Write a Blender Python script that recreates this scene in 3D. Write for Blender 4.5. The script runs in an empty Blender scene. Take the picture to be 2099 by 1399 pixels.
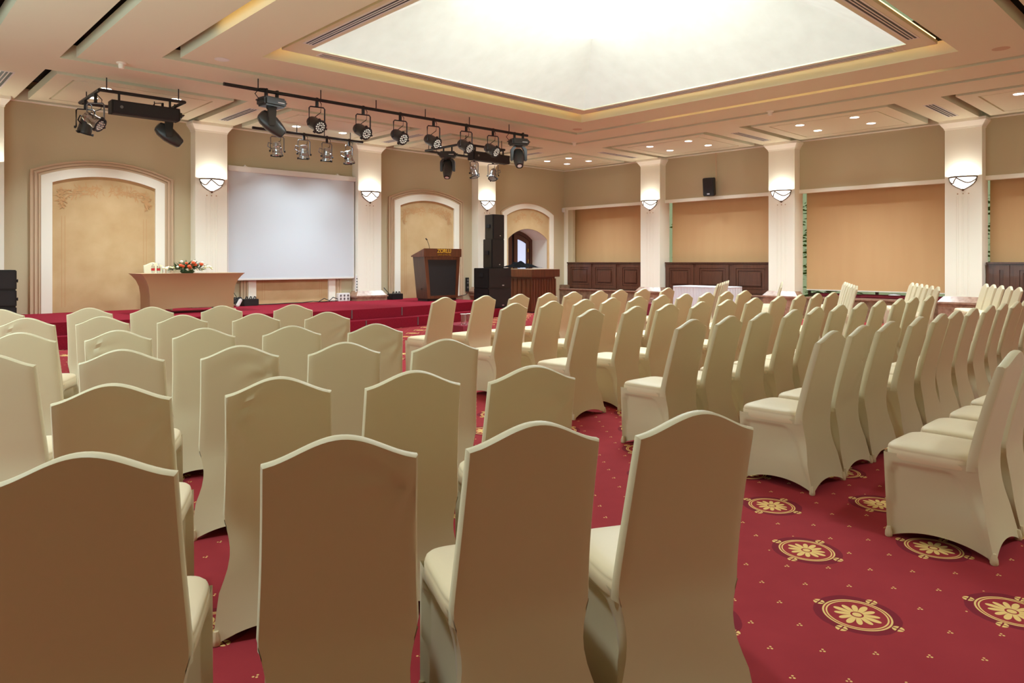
import bpy, bmesh, math, random
from mathutils import Vector, Matrix
random.seed(7)
S = bpy.context.scene
COL = S.collection
PI = math.pi
L = 18.6            # the hall is a square of this side; the far corner stands at the origin
H = 4.33            # underside of the ceiling
# ------------------------------------------------------------------ camera, world, exposure
cam_d = bpy.data.cameras.new('camera')
cam = bpy.data.objects.new('camera', cam_d)
COL.objects.link(cam)
cam.location = (-17.171, -15.694, 1.37)
cam.rotation_euler = (PI / 2, 0, -math.radians(43.38))
cam_d.sensor_width = 36
cam_d.lens = 24.94
cam_d.shift_y = -0.0774
cam_d.clip_start = 0.05
S.camera = cam
S.view_settings.view_transform = 'Standard'
S.view_settings.look = 'None'
S.view_settings.gamma = 1
S.view_settings.exposure = 0.56
S.view_settings.use_curve_mapping = False
S.cycles.max_bounces = 10
S.cycles.diffuse_bounces = 6
S.cycles.use_denoising = True
S.cycles.sample_clamp_indirect = 6
world = bpy.data.worlds.new('world')
S.world = world
world.use_nodes = True
world.node_tree.nodes['Background'].inputs[0].default_value = (0.55, 0.66, 0.36, 1)
world.node_tree.nodes['Background'].inputs[1].default_value = 0.35

P_DOME = 11.0        # radiance of the luminous panel in the roof vault
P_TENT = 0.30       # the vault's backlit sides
P_SPOT = 140         # each recessed downlight
P_SCONCE = 13       # each wall lamp
P_COVE = 3.6        # strips in the ceiling coves
P_FILL = 64         # unseen area lights added along the back and left walls as fill
C_DOME = (0.83, 1.0, 1.04)
C_SPOT = (0.85, 1.0, 1.06)
C_SCONCE = (0.97, 1.0, 0.94)
C_FILL = (0.74, 1.0, 1.06)

def spot(loc, power, col, size=100, blend=0.7, radius=0.06, rot=(0, 0, 0)):
    d = bpy.data.lights.new('downlight_beam', 'SPOT')
    d.energy = power; d.color = col
    d.spot_size = math.radians(size); d.spot_blend = blend; d.shadow_soft_size = radius
    o = bpy.data.objects.new('downlight_beam', d)
    o.location = loc; o.rotation_euler = rot
    COL.objects.link(o); return o

def point(loc, power, col, radius=0.05):
    d = bpy.data.lights.new('lamp_bulb', 'POINT')
    d.energy = power; d.color = col; d.shadow_soft_size = radius
    o = bpy.data.objects.new('lamp_bulb', d)
    o.location = loc
    COL.objects.link(o); return o

def fill_light(loc, rot, w, h, power):  # large area light, added out of view to brighten seats and walls
    d = bpy.data.lights.new('window_daylight', 'AREA')
    d.shape = 'RECTANGLE'; d.size = w; d.size_y = h; d.energy = power; d.color = C_FILL
    o = bpy.data.objects.new('window_daylight', d)
    o.location = loc; o.rotation_euler = rot
    COL.objects.link(o)
fill_light((-9.3, -L + 0.12, 1.9), (PI / 2, 0, PI), 15, 2.6, P_FILL)
fill_light((-L + 0.12, -8.6, 1.9), (PI / 2, 0, PI / 2 + PI), 8, 2.6, P_FILL * 2.3)

# ------------------------------------------------------------------ materials
def lin(c):
    r = []
    for v in c:
        v /= 255.0
        r.append(v / 12.92 if v <= 0.04045 else ((v + 0.055) / 1.055) ** 2.4)
    return (r[0], r[1], r[2], 1)

def mat(name, col, rough=0.6, metal=0.0, var=None, bump=None, emit=None, sheen=0.0, trans=0.0, coat=0.0, stretch=None, spec=0.5):
    m = bpy.data.materials.new(name); m.use_nodes = True
    nt = m.node_tree; b = nt.nodes['Principled BSDF']
    c = lin(col)
    b.inputs['Base Color'].default_value = c
    b.inputs['Roughness'].default_value = rough
    b.inputs['Metallic'].default_value = metal
    b.inputs['Sheen Weight'].default_value = sheen
    b.inputs['Specular IOR Level'].default_value = spec
    b.inputs['Transmission Weight'].default_value = trans
    b.inputs['Coat Weight'].default_value = coat
    if var or bump:
        tc = nt.nodes.new('ShaderNodeTexCoord')
        mp = nt.nodes.new('ShaderNodeMapping')
        nt.links.new(tc.outputs['Object'], mp.inputs[0])
        if stretch: mp.inputs['Scale'].default_value = stretch
    if var:                                    # (scale, second colour, detail)
        n = nt.nodes.new('ShaderNodeTexNoise'); n.inputs['Scale'].default_value = var[0]
        n.inputs['Detail'].default_value = var[2] if len(var) > 2 else 4
        nt.links.new(mp.outputs[0], n.inputs['Vector'])
        rp = nt.nodes.new('ShaderNodeValToRGB')
        rp.color_ramp.elements[0].position = 0.3; rp.color_ramp.elements[1].position = 0.7
        rp.color_ramp.elements[0].color = c; rp.color_ramp.elements[1].color = lin(var[1])
        nt.links.new(n.outputs[0], rp.inputs[0])
        nt.links.new(rp.outputs[0], b.inputs['Base Color'])
    if bump:                                   # (scale, strength)
        n = nt.nodes.new('ShaderNodeTexNoise'); n.inputs['Scale'].default_value = bump[0]; n.inputs['Detail'].default_value = 3
        nt.links.new(mp.outputs[0], n.inputs['Vector'])
        bp = nt.nodes.new('ShaderNodeBump'); bp.inputs['Strength'].default_value = bump[1]; bp.inputs['Distance'].default_value = 0.02
        nt.links.new(n.outputs[0], bp.inputs['Height'])
        nt.links.new(bp.outputs[0], b.inputs['Normal'])
    if emit:
        b.inputs['Emission Color'].default_value = (emit[0][0], emit[0][1], emit[0][2], 1)
        b.inputs['Emission Strength'].default_value = emit[1]
    return m

M = {}
M['wallpaper'] = mat('wallpaper', (203, 190, 157), 0.85, var=(140, (194, 180, 146), 2), bump=(240, 0.12))
M['cream'] = mat('cream_paint', (247, 243, 226), 0.5)
M['ceiling'] = mat('ceiling_paint', (226, 222, 192), 0.8)
M['dark'] = mat('void_paint', (48, 40, 30), 0.9)  # dark tone painted in for the unlit depth above the ceiling slots
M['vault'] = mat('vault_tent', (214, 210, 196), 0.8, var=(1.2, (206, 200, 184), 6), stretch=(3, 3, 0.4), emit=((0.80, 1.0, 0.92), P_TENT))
M['lumi'] = mat('luminous_panel', (255, 250, 240), 0.5, emit=(C_DOME, P_DOME))
M['cove'] = mat('cove_tube', (255, 230, 180), 0.5, emit=((1.0, 0.60, 0.20), P_COVE))
M['plaster'] = mat('ochre_plaster', (208, 178, 132), 0.9, var=(2.2, (194, 160, 112), 7))
M['mold'] = mat('fawn_molding', (204, 178, 146), 0.7)
M['paint_leaf'] = mat('painted_leaf', (200, 156, 106), 0.9)
M['marble'] = mat('brown_marble', (150, 122, 98), 0.25, var=(9, (112, 86, 66), 8))
M['marble_r'] = mat('rosy_marble', (176, 140, 118), 0.25, var=(14, (140, 104, 84), 8))
M['wood'] = mat('dark_walnut', (98, 60, 42), 0.4, var=(5, (78, 46, 32), 6), stretch=(6, 6, 0.5), coat=0.2)
M['wood_r'] = mat('red_walnut', (112, 60, 34), 0.35, var=(5, (84, 42, 22), 6), stretch=(7, 7, 0.4), coat=0.3)
M['wood_g'] = mat('grey_walnut', (82, 58, 44), 0.4, var=(5, (66, 46, 34), 6), stretch=(7, 7, 0.4), coat=0.3)
M['blind'] = mat('apricot_blind', (204, 164, 116), 0.8, var=(1.2, (201, 160, 112), 2), bump=(400, 0.05), stretch=(1, 3, 0.5))
M['screen'] = mat('screen_fabric', (208, 215, 220), 0.8)
M['whitem'] = mat('white_metal', (226, 222, 214), 0.4)
M['black'] = mat('black_paint', (26, 25, 25), 0.45)
M['grille_b'] = mat('black_grille', (34, 31, 30), 0.6, bump=(500, 0.3))
M['charcoal'] = mat('charcoal_cloth', (15, 15, 16), 0.9, bump=(30, 0.3), spec=0.05)
M['housing'] = mat('graphite_housing', (58, 56, 52), 0.35)
M['silver'] = mat('silver_metal', (190, 190, 192), 0.22, metal=1.0)
M['steel'] = mat('grey_steel', (130, 130, 132), 0.4, metal=0.8)
M['bronze'] = mat('bronze', (96, 78, 56), 0.5, metal=0.3)
M['brass'] = mat('brass', (200, 160, 70), 0.3, metal=1.0)
M['gold'] = mat('gold_leaf', (236, 190, 60), 0.35, metal=0.3)
M['lens'] = mat('led_lens', (240, 240, 230), 0.15)
M['bowl'] = mat('opal_glass', (255, 248, 235), 0.3, emit=((1.0, 0.97, 0.90), 1.05))
M['dl'] = mat('downlight_lens', (255, 252, 246), 0.3, emit=((1.0, 0.97, 0.95), 6.0))
M['fabric'] = mat('stretch_cover', (211, 199, 163), 0.55, bump=(6, 0.10), sheen=0.15)
M['fabric_pale'] = mat('stretch_cover_seat', (226, 208, 172), 0.55, bump=(6, 0.08), sheen=0.15)
M['satin'] = mat('satin_pocket', (216, 200, 162), 0.35)
M['spandex'] = mat('tan_table_cover', (186, 150, 108), 0.6, sheen=0.1)
M['stagecarpet'] = mat('burgundy_carpet', (140, 30, 46), 0.95, var=(60, (126, 24, 40), 3), spec=0.1)
M['burgcloth'] = mat('burgundy_cloth', (130, 28, 46), 0.8)
M['whitecloth'] = mat('white_cloth', (232, 238, 244), 0.75)
M['paper'] = mat('white_plastic', (232, 230, 226), 0.5)
M['red'] = mat('red_print', (196, 40, 48), 0.5)
M['glass'] = mat('clear_glass', (245, 250, 250), 0.03, trans=1.0)
M['leaf'] = mat('leaf_green', (62, 84, 48), 0.6)
M['leaf2'] = mat('leaf_grey', (112, 128, 92), 0.6)
M['orange'] = mat('orange_petal', (224, 92, 44), 0.6)
M['white_fl'] = mat('ivory_petal', (246, 240, 214), 0.6)
M['pale_fl'] = mat('lime_petal', (226, 228, 170), 0.6)
M['daypane'] = mat('daylight_pane', (200, 215, 250), 0.2, emit=((0.62, 0.74, 1.0), 0.5))
M['bush'] = mat('bush_leaf', (120, 150, 70), 0.6)
M['rubber'] = mat('black_rubber', (20, 20, 20), 0.7)

def carpet():
    m = bpy.data.materials.new('patterned_carpet'); m.use_nodes = True
    nt = m.node_tree; bs = nt.nodes['Principled BSDF']
    bs.inputs['Roughness'].default_value = 0.95; bs.inputs['Specular IOR Level'].default_value = 0.1
    def mm(op, a, b=None, c=None):
        n = nt.nodes.new('ShaderNodeMath'); n.operation = op
        for i, x in enumerate((a, b, c)):
            if x is None: continue
            if isinstance(x, (int, float)): n.inputs[i].default_value = x
            else: nt.links.new(x, n.inputs[i])
        return n.outputs[0]
    tc = nt.nodes.new('ShaderNodeTexCoord')
    sx = nt.nodes.new('ShaderNodeSeparateXYZ'); nt.links.new(tc.outputs['Object'], sx.inputs[0])
    X, Y = sx.outputs[0], sx.outputs[1]
    def wrap(v, o, p): return mm('WRAP', mm('SUBTRACT', v, o), p / 2, -p / 2)
    def length(a, b): return mm('SQRT', mm('ADD', mm('MULTIPLY', a, a), mm('MULTIPLY', b, b)))
    def centred(ox, oy, px, py):
        ax, ay = wrap(X, ox, px), wrap(Y, oy, py)
        bx, by = wrap(X, ox + px / 2, px), wrap(Y, oy + py / 2, py)
        ra, rb = length(ax, ay), length(bx, by)
        k = mm('LESS_THAN', rb, ra); nk = mm('SUBTRACT', 1, k)
        return mm('ADD', mm('MULTIPLY', bx, k), mm('MULTIPLY', ax, nk)), mm('ADD', mm('MULTIPLY', by, k), mm('MULTIPLY', ay, nk)), mm('MINIMUM', ra, rb)
    qx, qy, r = centred(-14.30, -14.61, 0.935, 0.815)
    th = mm('ARCTAN2', qy, qx)
    def band(v, c, w): return mm('LESS_THAN', mm('ABSOLUTE', mm('SUBTRACT', v, c)), w)
    ring = mm('MAXIMUM', band(r, 0.121, 0.0035), band(r, 0.109, 0.003))
    c6 = mm('ABSOLUTE', mm('COSINE', mm('MULTIPLY', th, 6)))
    c2 = mm('ABSOLUTE', mm('COSINE', mm('MULTIPLY', th, 2)))
    lim = mm('MULTIPLY', mm('ADD', 0.072, mm('MULTIPLY', c2, 0.018)), mm('POWER', c6, 0.35))
    pet = mm('MULTIPLY', mm('LESS_THAN', r, lim), mm('GREATER_THAN', r, 0.024))
    gold = mm('MAXIMUM', mm('MAXIMUM', ring, pet), mm('LESS_THAN', r, 0.017))
    axx, ayy = mm('ABSOLUTE', qx), mm('ABSOLUTE', qy)
    mx, mn = mm('SUBTRACT', mm('MAXIMUM', axx, ayy), 0.148), mm('MINIMUM', axx, ayy)
    fl = mm('MULTIPLY', mm('LESS_THAN', length(mx, mn), 0.021), mm('MULTIPLY', mm('GREATER_THAN', mm('ABSOLUTE', mx), 0.003), mm('GREATER_THAN', mn, 0.003)))
    gold = mm('MAXIMUM', gold, fl)
    wx, wy, w = centred(-14.07, -14.22, 0.2338, 0.2717)
    d1 = mm('LESS_THAN', length(mm('SUBTRACT', mm('ABSOLUTE', wx), 0.008), mm('SUBTRACT', wy, 0.004)), 0.0042)
    d2 = mm('LESS_THAN', length(wx, mm('ADD', wy, 0.006)), 0.0045)
    vm = mm('MULTIPLY', mm('MAXIMUM', d1, d2), mm('GREATER_THAN', r, 0.17))
    gold = mm('MAXIMUM', gold, vm)
    nz = nt.nodes.new('ShaderNodeTexNoise'); nz.inputs['Scale'].default_value = 5; nz.inputs['Detail'].default_value = 8
    nt.links.new(tc.outputs['Object'], nz.inputs['Vector'])
    base = nt.nodes.new('ShaderNodeMix'); base.data_type = 'RGBA'
    base.inputs[6].default_value = lin((164, 57, 62)); base.inputs[7].default_value = lin((146, 47, 54))
    nt.links.new(nz.outputs[0], base.inputs[0])
    halo = mm('MULTIPLY', mm('MULTIPLY', mm('GREATER_THAN', r, 0.123), mm('LESS_THAN', r, mm('ADD', 0.142, mm('MULTIPLY', nz.outputs[0], 0.03)))), 0.5)
    mh = nt.nodes.new('ShaderNodeMix'); mh.data_type = 'RGBA'
    nt.links.new(halo, mh.inputs[0]); nt.links.new(base.outputs[2], mh.inputs[6]); mh.inputs[7].default_value = lin((82, 22, 42))
    mg = nt.nodes.new('ShaderNodeMix'); mg.data_type = 'RGBA'
    nt.links.new(gold, mg.inputs[0]); nt.links.new(mh.outputs[2], mg.inputs[6]); mg.inputs[7].default_value = lin((232, 196, 124))
    nt.links.new(mg.outputs[2], bs.inputs['Base Color'])
    return m
M['carpet'] = carpet()

# ------------------------------------------------------------------ mesh helpers
class MB:
    def __init__(s): s.v = []; s.f = []
    def add(s, vs, fs, mx=None):
        n = len(s.v)
        s.v += [tuple(mx @ Vector(p)) for p in vs] if mx else [tuple(p) for p in vs]
        s.f += [tuple(i + n for i in f) for f in fs]
        return s
    def box(s, x0, x1, y0, y1, z0, z1, mx=None):
        vs = [(x, y, z) for z in (z0, z1) for y in (y0, y1) for x in (x0, x1)]
        return s.add(vs, [(0, 2, 3, 1), (4, 5, 7, 6), (0, 1, 5, 4), (2, 6, 7, 3), (0, 4, 6, 2), (1, 3, 7, 5)], mx)
    def loft(s, rings, caps=True, mx=None, closed=True):
        n = len(rings[0]); vs = [p for r in rings for p in r]; fs = []
        for a in range(len(rings) - 1):
            for i in range(n if closed else n - 1):
                j = (i + 1) % n
                fs.append((a * n + i, a * n + j, (a + 1) * n + j, (a + 1) * n + i))
        if caps:
            fs.append(tuple(range(n - 1, -1, -1))); fs.append(tuple((len(rings) - 1) * n + i for i in range(n)))
        return s.add(vs, fs, mx)
    def lathe(s, prof, n=16, mx=None, caps=True):
        rings = [[(r * math.cos(2 * PI * i / n), r * math.sin(2 * PI * i / n), z) for i in range(n)] for r, z in prof]
        return s.loft(rings, caps, mx)
    def tube(s, pts, r, n=6):
        pts = [Vector(p) for p in pts]; rings = []
        for i, p in enumerate(pts):
            d = (pts[min(i + 1, len(pts) - 1)] - pts[max(i - 1, 0)]).normalized()
            u = d.cross(Vector((0, 0, 1)))
            if u.length < 0.05: u = d.cross(Vector((1, 0, 0)))
            u.normalize(); w = d.cross(u)
            rings.append([tuple(p + u * r * math.cos(2 * PI * k / n) + w * r * math.sin(2 * PI * k / n)) for k in range(n)])
        return s.loft(rings)
    def prism(s, poly, z0, z1, mx=None):
        return s.loft([[(x, y, z0) for x, y in poly], [(x, y, z1) for x, y in poly]], True, mx)
    def frustum(s, r0, r1, mx=None):            # r = (x0,x1,y0,y1,z)
        q = lambda r: [(r[0], r[2], r[4]), (r[1], r[2], r[4]), (r[1], r[3], r[4]), (r[0], r[3], r[4])]
        return s.loft([q(r0), q(r1)], True, mx)
    def slab(s, x0, x1, y0, y1, z0, z1, holes):
        xs = sorted({x0, x1, *[h[0] for h in holes], *[h[1] for h in holes]})
        ys = sorted({y0, y1, *[h[2] for h in holes], *[h[3] for h in holes]})
        xs = [x for x in xs if x0 - 1e-6 <= x <= x1 + 1e-6]; ys = [y for y in ys if y0 - 1e-6 <= y <= y1 + 1e-6]
        def solid(i, j):
            if not (0 <= i < len(xs) - 1 and 0 <= j < len(ys) - 1): return False
            cx, cy = (xs[i] + xs[i + 1]) / 2, (ys[j] + ys[j + 1]) / 2
            return not any(h[0] < cx < h[1] and h[2] < cy < h[3] for h in holes)
        for i in range(len(xs) - 1):
            for j in range(len(ys) - 1):
                if not solid(i, j): continue
                a, b, c, d = xs[i], xs[i + 1], ys[j], ys[j + 1]
                s.add([(a, c, z0), (b, c, z0), (b, d, z0), (a, d, z0)], [(0, 3, 2, 1)])
                s.add([(a, c, z1), (b, c, z1), (b, d, z1), (a, d, z1)], [(0, 1, 2, 3)])
                if not solid(i - 1, j): s.add([(a, c, z0), (a, d, z0), (a, d, z1), (a, c, z1)], [(0, 3, 2, 1)])
                if not solid(i + 1, j): s.add([(b, c, z0), (b, d, z0), (b, d, z1), (b, c, z1)], [(0, 1, 2, 3)])
                if not solid(i, j - 1): s.add([(a, c, z0), (b, c, z0), (b, c, z1), (a, c, z1)], [(0, 1, 2, 3)])
                if not solid(i, j + 1): s.add([(a, d, z0), (b, d, z0), (b, d, z1), (a, d, z1)], [(0, 3, 2, 1)])
        return s
    def mesh(s, name, m, smooth=False, bevel=0.0, sharp=40):
        me = bpy.data.meshes.new(name); me.from_pydata(s.v, [], s.f)
        bm = bmesh.new(); bm.from_mesh(me)
        bmesh.ops.remove_doubles(bm, verts=bm.verts, dist=1e-5)
        bmesh.ops.recalc_face_normals(bm, faces=bm.faces)
        if bevel:
            es = [e for e in bm.edges if len(e.link_faces) == 2 and e.calc_face_angle(0) > 0.6]
            bmesh.ops.bevel(bm, geom=es, offset=bevel, segments=2, affect='EDGES', clamp_overlap=True)
        bm.to_mesh(me); bm.free()
        if smooth or bevel:
            me.polygons.foreach_set('use_smooth', [True] * len(me.polygons))
            me.set_sharp_from_angle(angle=math.radians(sharp))
        me.materials.append(m)
        return me
    def build(s, name, m, parent=None, smooth=False, bevel=0.0, sharp=40, loc=None):
        return put(name, s.mesh(name, m, smooth, bevel, sharp), parent, loc)

def put(name, me, parent=None, loc=None):
    o = bpy.data.objects.new(name, me); COL.objects.link(o)
    if parent: o.parent = parent
    if loc: o.location = loc
    return o

def tag(o, label, cat, group=None):
    o['label'] = label; o['category'] = cat
    if group: o['group'] = group
    return o

def thing(name, label, cat, loc=(0, 0, 0), rz=0.0, group=None):
    o = bpy.data.objects.new(name, None); COL.objects.link(o)
    o.empty_display_size = 0.2
    o.location = loc; o.rotation_euler = (0, 0, rz)
    return tag(o, label, cat, group)

def struct(o, label=None):
    o['kind'] = 'structure'
    if label: o['label'] = label
    return o

def stuff(o): o['kind'] = 'stuff'; return o

def sroot(name, label):
    o = bpy.data.objects.new(name, None); COL.objects.link(o); return struct(o, label)

def rotz(a): return Matrix.Rotation(a, 4, 'Z')

# ------------------------------------------------------------------ the room: floor, walls, ceiling
struct(MB().box(-L - 0.2, 1.2, -L - 0.2, 1.3, -0.1, 0).build('floor', M['carpet']), 'crimson carpet with gold medallions')

def arc_pts(cx, hw, zs, za, n=24):
    """points of a segmental arch from left spring to right spring"""
    rise = za - zs; R = (hw * hw + rise * rise) / (2 * rise); a = math.asin(min(1, hw / R)); out = []
    for i in range(n + 1):
        t = -a + 2 * a * i / n
        out.append((cx + R * math.sin(t), za - R + R * math.cos(t)))
    return out

DOOR = (-1.65, 0.85, 2.09, 2.40)
poly = [(-L, 0), (DOOR[0] - DOOR[1], 0)] + arc_pts(*DOOR) + [(DOOR[0] + DOOR[1], 0), (0, 0), (0, 4.75), (-L, 4.75)]
RX = Matrix(((1, 0, 0, 0), (0, 0, 1, 0), (0, 1, 0, 0), (0, 0, 0, 1)))       # (x, z, depth) -> (x, depth, z)
struct(MB().prism(poly, 0, 0.12, RX).build('wall_front', M['wallpaper']), 'beige wallpapered wall behind the stage')
struct(MB().box(-L - 0.12, -L, -L, 0.12, 0, 4.75).build('wall_left', M['wallpaper']))
struct(MB().box(-L - 0.12, 0.12, -L - 0.12, -L, 0, 4.75).build('wall_back', M['wallpaper']))

BAYS = [(-0.30, -3.27), (-3.93, -7.18), (-7.84, -11.09), (-11.76, -15.05)]
wall_r = struct(MB().box(0, 0.20, -L, 0.12, 3.14, 4.75).build('wall_right', M['wallpaper']), 'beige wall above the window bays')
piers = [(0.12, -0.18), (-3.27, -3.93), (-7.18, -7.84), (-11.09, -11.76), (-15.05, -L)]
for a, b in piers:
    MB().box(0, 0.20, b, a, 0, 3.14).build('pier', M['cream'], wall_r)
for a, b in BAYS:
    MB().box(-0.03, 0.10, b, a if a != -0.30 else 0, 3.06, 3.15).build('lintel_trim', M['cream'], wall_r, bevel=0.008)
MB().box(0.0, 0.12, -0.38, -0.18, 0.0, 3.1).build('jamb', M['wallpaper'], wall_r)
MB().box(0.20, 0.62, -L, 0.12, 3.36, 3.46).build('recess_soffit', M['cream'], wall_r)

# --- ceiling
def sq(d0, d1): return (-d1, -d0, -d1, -d0)
R1o, R1i, R2o, R2i, R3 = (3.72, 14.88), (3.89, 14.70), (4.74, 13.80), (4.91, 13.60), (5.77, 12.76)
IN, SKY = (5.96, 12.55), (6.25, 12.24)
SPAN = [(0.1, 2.87), (3.93, 7.0), (7.8, 10.97), (11.73, 14.9), (15.73, 18.5)]
coffers = []
for a, b in SPAN: coffers.append((-b, -a, -2.87, -0.1))                 # along the stage wall
for a, b in SPAN[1:]: coffers.append((-2.87, -0.1, -b, -a))             # along the windows
for a, b in SPAN[1:]: coffers.append((-18.5, -15.73, -b, -a))           # along the left wall
for a, b in SPAN[1:4]: coffers.append((-b, -a, -18.5, -15.73))          # along the back wall
ceil = struct(MB().slab(-L, 0, -L, 0, H, H + 0.22, coffers + [sq(*R1o)]).build('ceiling', M['ceiling']), 'cream coffered ceiling around a lit square vault')
MB().slab(*sq(*R1i), H, H + 0.16, [sq(*R2o)]).build('ceiling_band', M['ceiling'], ceil)
MB().slab(*sq(*R2i), H, H + 0.20, [sq(*R3)]).build('ceiling_band', M['ceiling'], ceil)
MB().slab(*sq(*IN), H + 0.11, H + 0.16, [sq(*SKY)]).build('vault_rim', M['ceiling'], ceil)
MB().slab(-L - 0.1, 0.1, -L - 0.1, 0.1, 4.72, 4.8, [sq(6.1, 12.4)]).build('ceiling_void', M['dark'], ceil)  # closing sheet over the slots, their shade put into its dark colour
VT, VZ = (7.7, 10.85), 5.25
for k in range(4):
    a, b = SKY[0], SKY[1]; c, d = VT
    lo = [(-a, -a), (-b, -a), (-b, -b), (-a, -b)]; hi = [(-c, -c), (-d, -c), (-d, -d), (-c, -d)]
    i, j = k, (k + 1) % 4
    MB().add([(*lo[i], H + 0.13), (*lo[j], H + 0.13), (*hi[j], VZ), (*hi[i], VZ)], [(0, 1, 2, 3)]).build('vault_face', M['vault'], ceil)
MB().box(-VT[1], -VT[0], -VT[1], -VT[0], VZ, VZ + 0.04).build('luminous_panel', M['lumi'], ceil)
# glowing tubes laid in the coves
def tube_strip(a, b, z, w=0.02):
    MB().box(min(a[0], b[0]) - w, max(a[0], b[0]) + w, min(a[1], b[1]) - w, max(a[1], b[1]) + w, z, z + 0.03).build('cove_tube', M['cove'], ceil)
c0, c1 = 6.0, 12.51
tube_strip((-c0, -c0), (-c1, -c0), H + 0.165); tube_strip((-c0, -c1), (-c1, -c1), H + 0.165)
tube_strip((-c0, -c0), (-c0, -c1), H + 0.165); tube_strip((-c1, -c0), (-c1, -c1), H + 0.165)
tube_strip((-13.77, -6.4), (-13.77, -13.2), H + 0.19); tube_strip((-4.80, -6.8), (-4.80, -12.2), H + 0.19)
# cornice along the walls
MB().box(-L, 0, -0.09, 0, H - 0.015, H + 0.05).build('cornice', M['cream'], ceil, bevel=0.01)
MB().box(-0.09, 0, -L, 0, H - 0.015, H + 0.05).build('cornice', M['cream'], ceil, bevel=0.01)
MB().box(-L, -L + 0.09, -L, 0, H - 0.015, H + 0.05).build('cornice', M['cream'], ceil, bevel=0.01)
for x0, x1, y0, y1 in coffers:
    ix0, ix1, iy0, iy1 = x0 + 0.19, x1 - 0.19, y0 + 0.19, y1 - 0.19
    g = 0.27
    m = MB().slab(ix0, ix1, iy0, iy1, H, H + 0.13, [(ix0 + g, ix1 - g, iy0 + g, iy1 - g)])
    g2 = g + 0.035
    m.box(ix0 + g2, ix1 - g2, iy0 + g2, iy1 - g2, H, H + 0.12)
    m.box(ix0 + 0.05, ix1 - 0.05, iy0 + 0.05, iy1 - 0.05, H + 0.035, H + 0.11)
    m.build('coffer_panel', M['ceiling'], ceil)

# --- columns
def column(name, p, rz, base, sconce, where):
    root = sroot(name, 'cream fluted column with flared cap and marble plinth ' + where)
    root.location = p; root.rotation_euler = (0, 0, rz)
    w, d, n = 0.335, 0.28, 0.004
    pts = [(-w, 0), (-w, -d)]
    for cx in (-0.10, 0.0, 0.10):
        for q in (-0.016, 0.016):
            x = cx + q; pts += [(x - 0.006, -d), (x - 0.004, -d + n), (x + 0.004, -d + n), (x + 0.006, -d)]
    pts += [(w, -d), (w, 0)]
    MB().prism(pts, base + 0.2, 2.74).box(-w, w, -d, 0, 2.74, H).build('shaft', M['cream'], root)
    MB().frustum((-w - .01, w + .01, -d - .01, 0, H - 0.19), (-w - .015, w + .015, -d - .015, 0, H - 0.165)) \
        .frustum((-w - .012, w + .012, -d - .012, 0, H - 0.165), (-w - .085, w + .085, -d - .085, 0, H - 0.06)) \
        .box(-w - .09, w + .09, -d - .09, 0, H - 0.06, H - 0.0).build('capital', M['cream'], root)
    m = MB().box(-w - .10, w + .10, -d - .10, 0, base, 0.50).box(-w - .13, w + .13, -d - .13, 0, 0.50, 0.54)
    m.frustum((-w - .11, w + .11, -d - .11, 0, 0.54), (-w - .015, w + .015, -d - .015, 0, 0.655)).build('plinth', M['marble_r'], root)
    m = MB()
    for cx in (-0.10, 0.0, 0.10):
        m.lathe([(0.014, 0), (0.014, 0.006), (0.006, 0.012)], 8, Matrix.Translation((cx, -d, 2.79)) @ Matrix.Rotation(PI / 2, 4, 'X'))
    m.build('rosette', M['mold'], root)
    if sconce:
        mx = Matrix.Translation(p) @ rotz(rz)
        t = thing('wall_sconce', sconce, 'wall lamp', mx @ Vector((0, -d, 3.13)), rz, 'half bowl lamps on the columns')
        N = 20; prof = [(0.245, 0.0), (0.243, -0.03), (0.230, -0.08), (0.190, -0.14), (0.125, -0.19), (0.055, -0.23), (0.012, -0.25)]
        rings = [[(r * math.cos(PI + PI * i / N), 0.78 * r * math.sin(PI + PI * i / N) - 0.004, z) for i in range(N + 1)] for r, z in prof]
        MB().loft(rings, False, closed=False).build('glass_bowl', M['bowl'], t, smooth=True)
        def on(a, z, o=0.006):
            for (r0, z0), (r1, z1) in zip(prof, prof[1:]):
                if z1 <= z <= z0: r = r0 + (r1 - r0) * (z0 - z) / (z0 - z1); break
            else: r = prof[-1][0]
            return ((r + o) * math.cos(PI + PI * a), 0.78 * (r + o) * math.sin(PI + PI * a) - 0.004, z)
        MB().tube([on(i / 24, 0) for i in range(25)], 0.017, 6).build('rim', M['bronze'], t, smooth=True)
        for a0, a1 in ((0.0, 0.40), (0.40, 1.0)):
            pts = []
            for i in range(15):
                s_ = i / 14; pts.append(on(a0 + (a1 - a0) * s_, -0.02 - 0.11 * math.sin(PI * s_)))
            MB().tube(pts, 0.011, 5).build('swag', M['bronze'], t, smooth=True)
        for a in (0.02, 0.98):
            MB().tube([on(a, -0.25 * i / 12) for i in range(13)], 0.012, 5).build('side_rib', M['bronze'], t, smooth=True)
        MB().lathe([(0.004, -0.29), (0.02, -0.275), (0.028, -0.255), (0.012, -0.24)], 10).build('finial', M['bronze'], t, smooth=True, loc=(0, -0.02, 0))
        point(mx @ Vector((0, -d - 0.10, 3.10)), P_SCONCE, C_SCONCE, 0.04)

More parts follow.
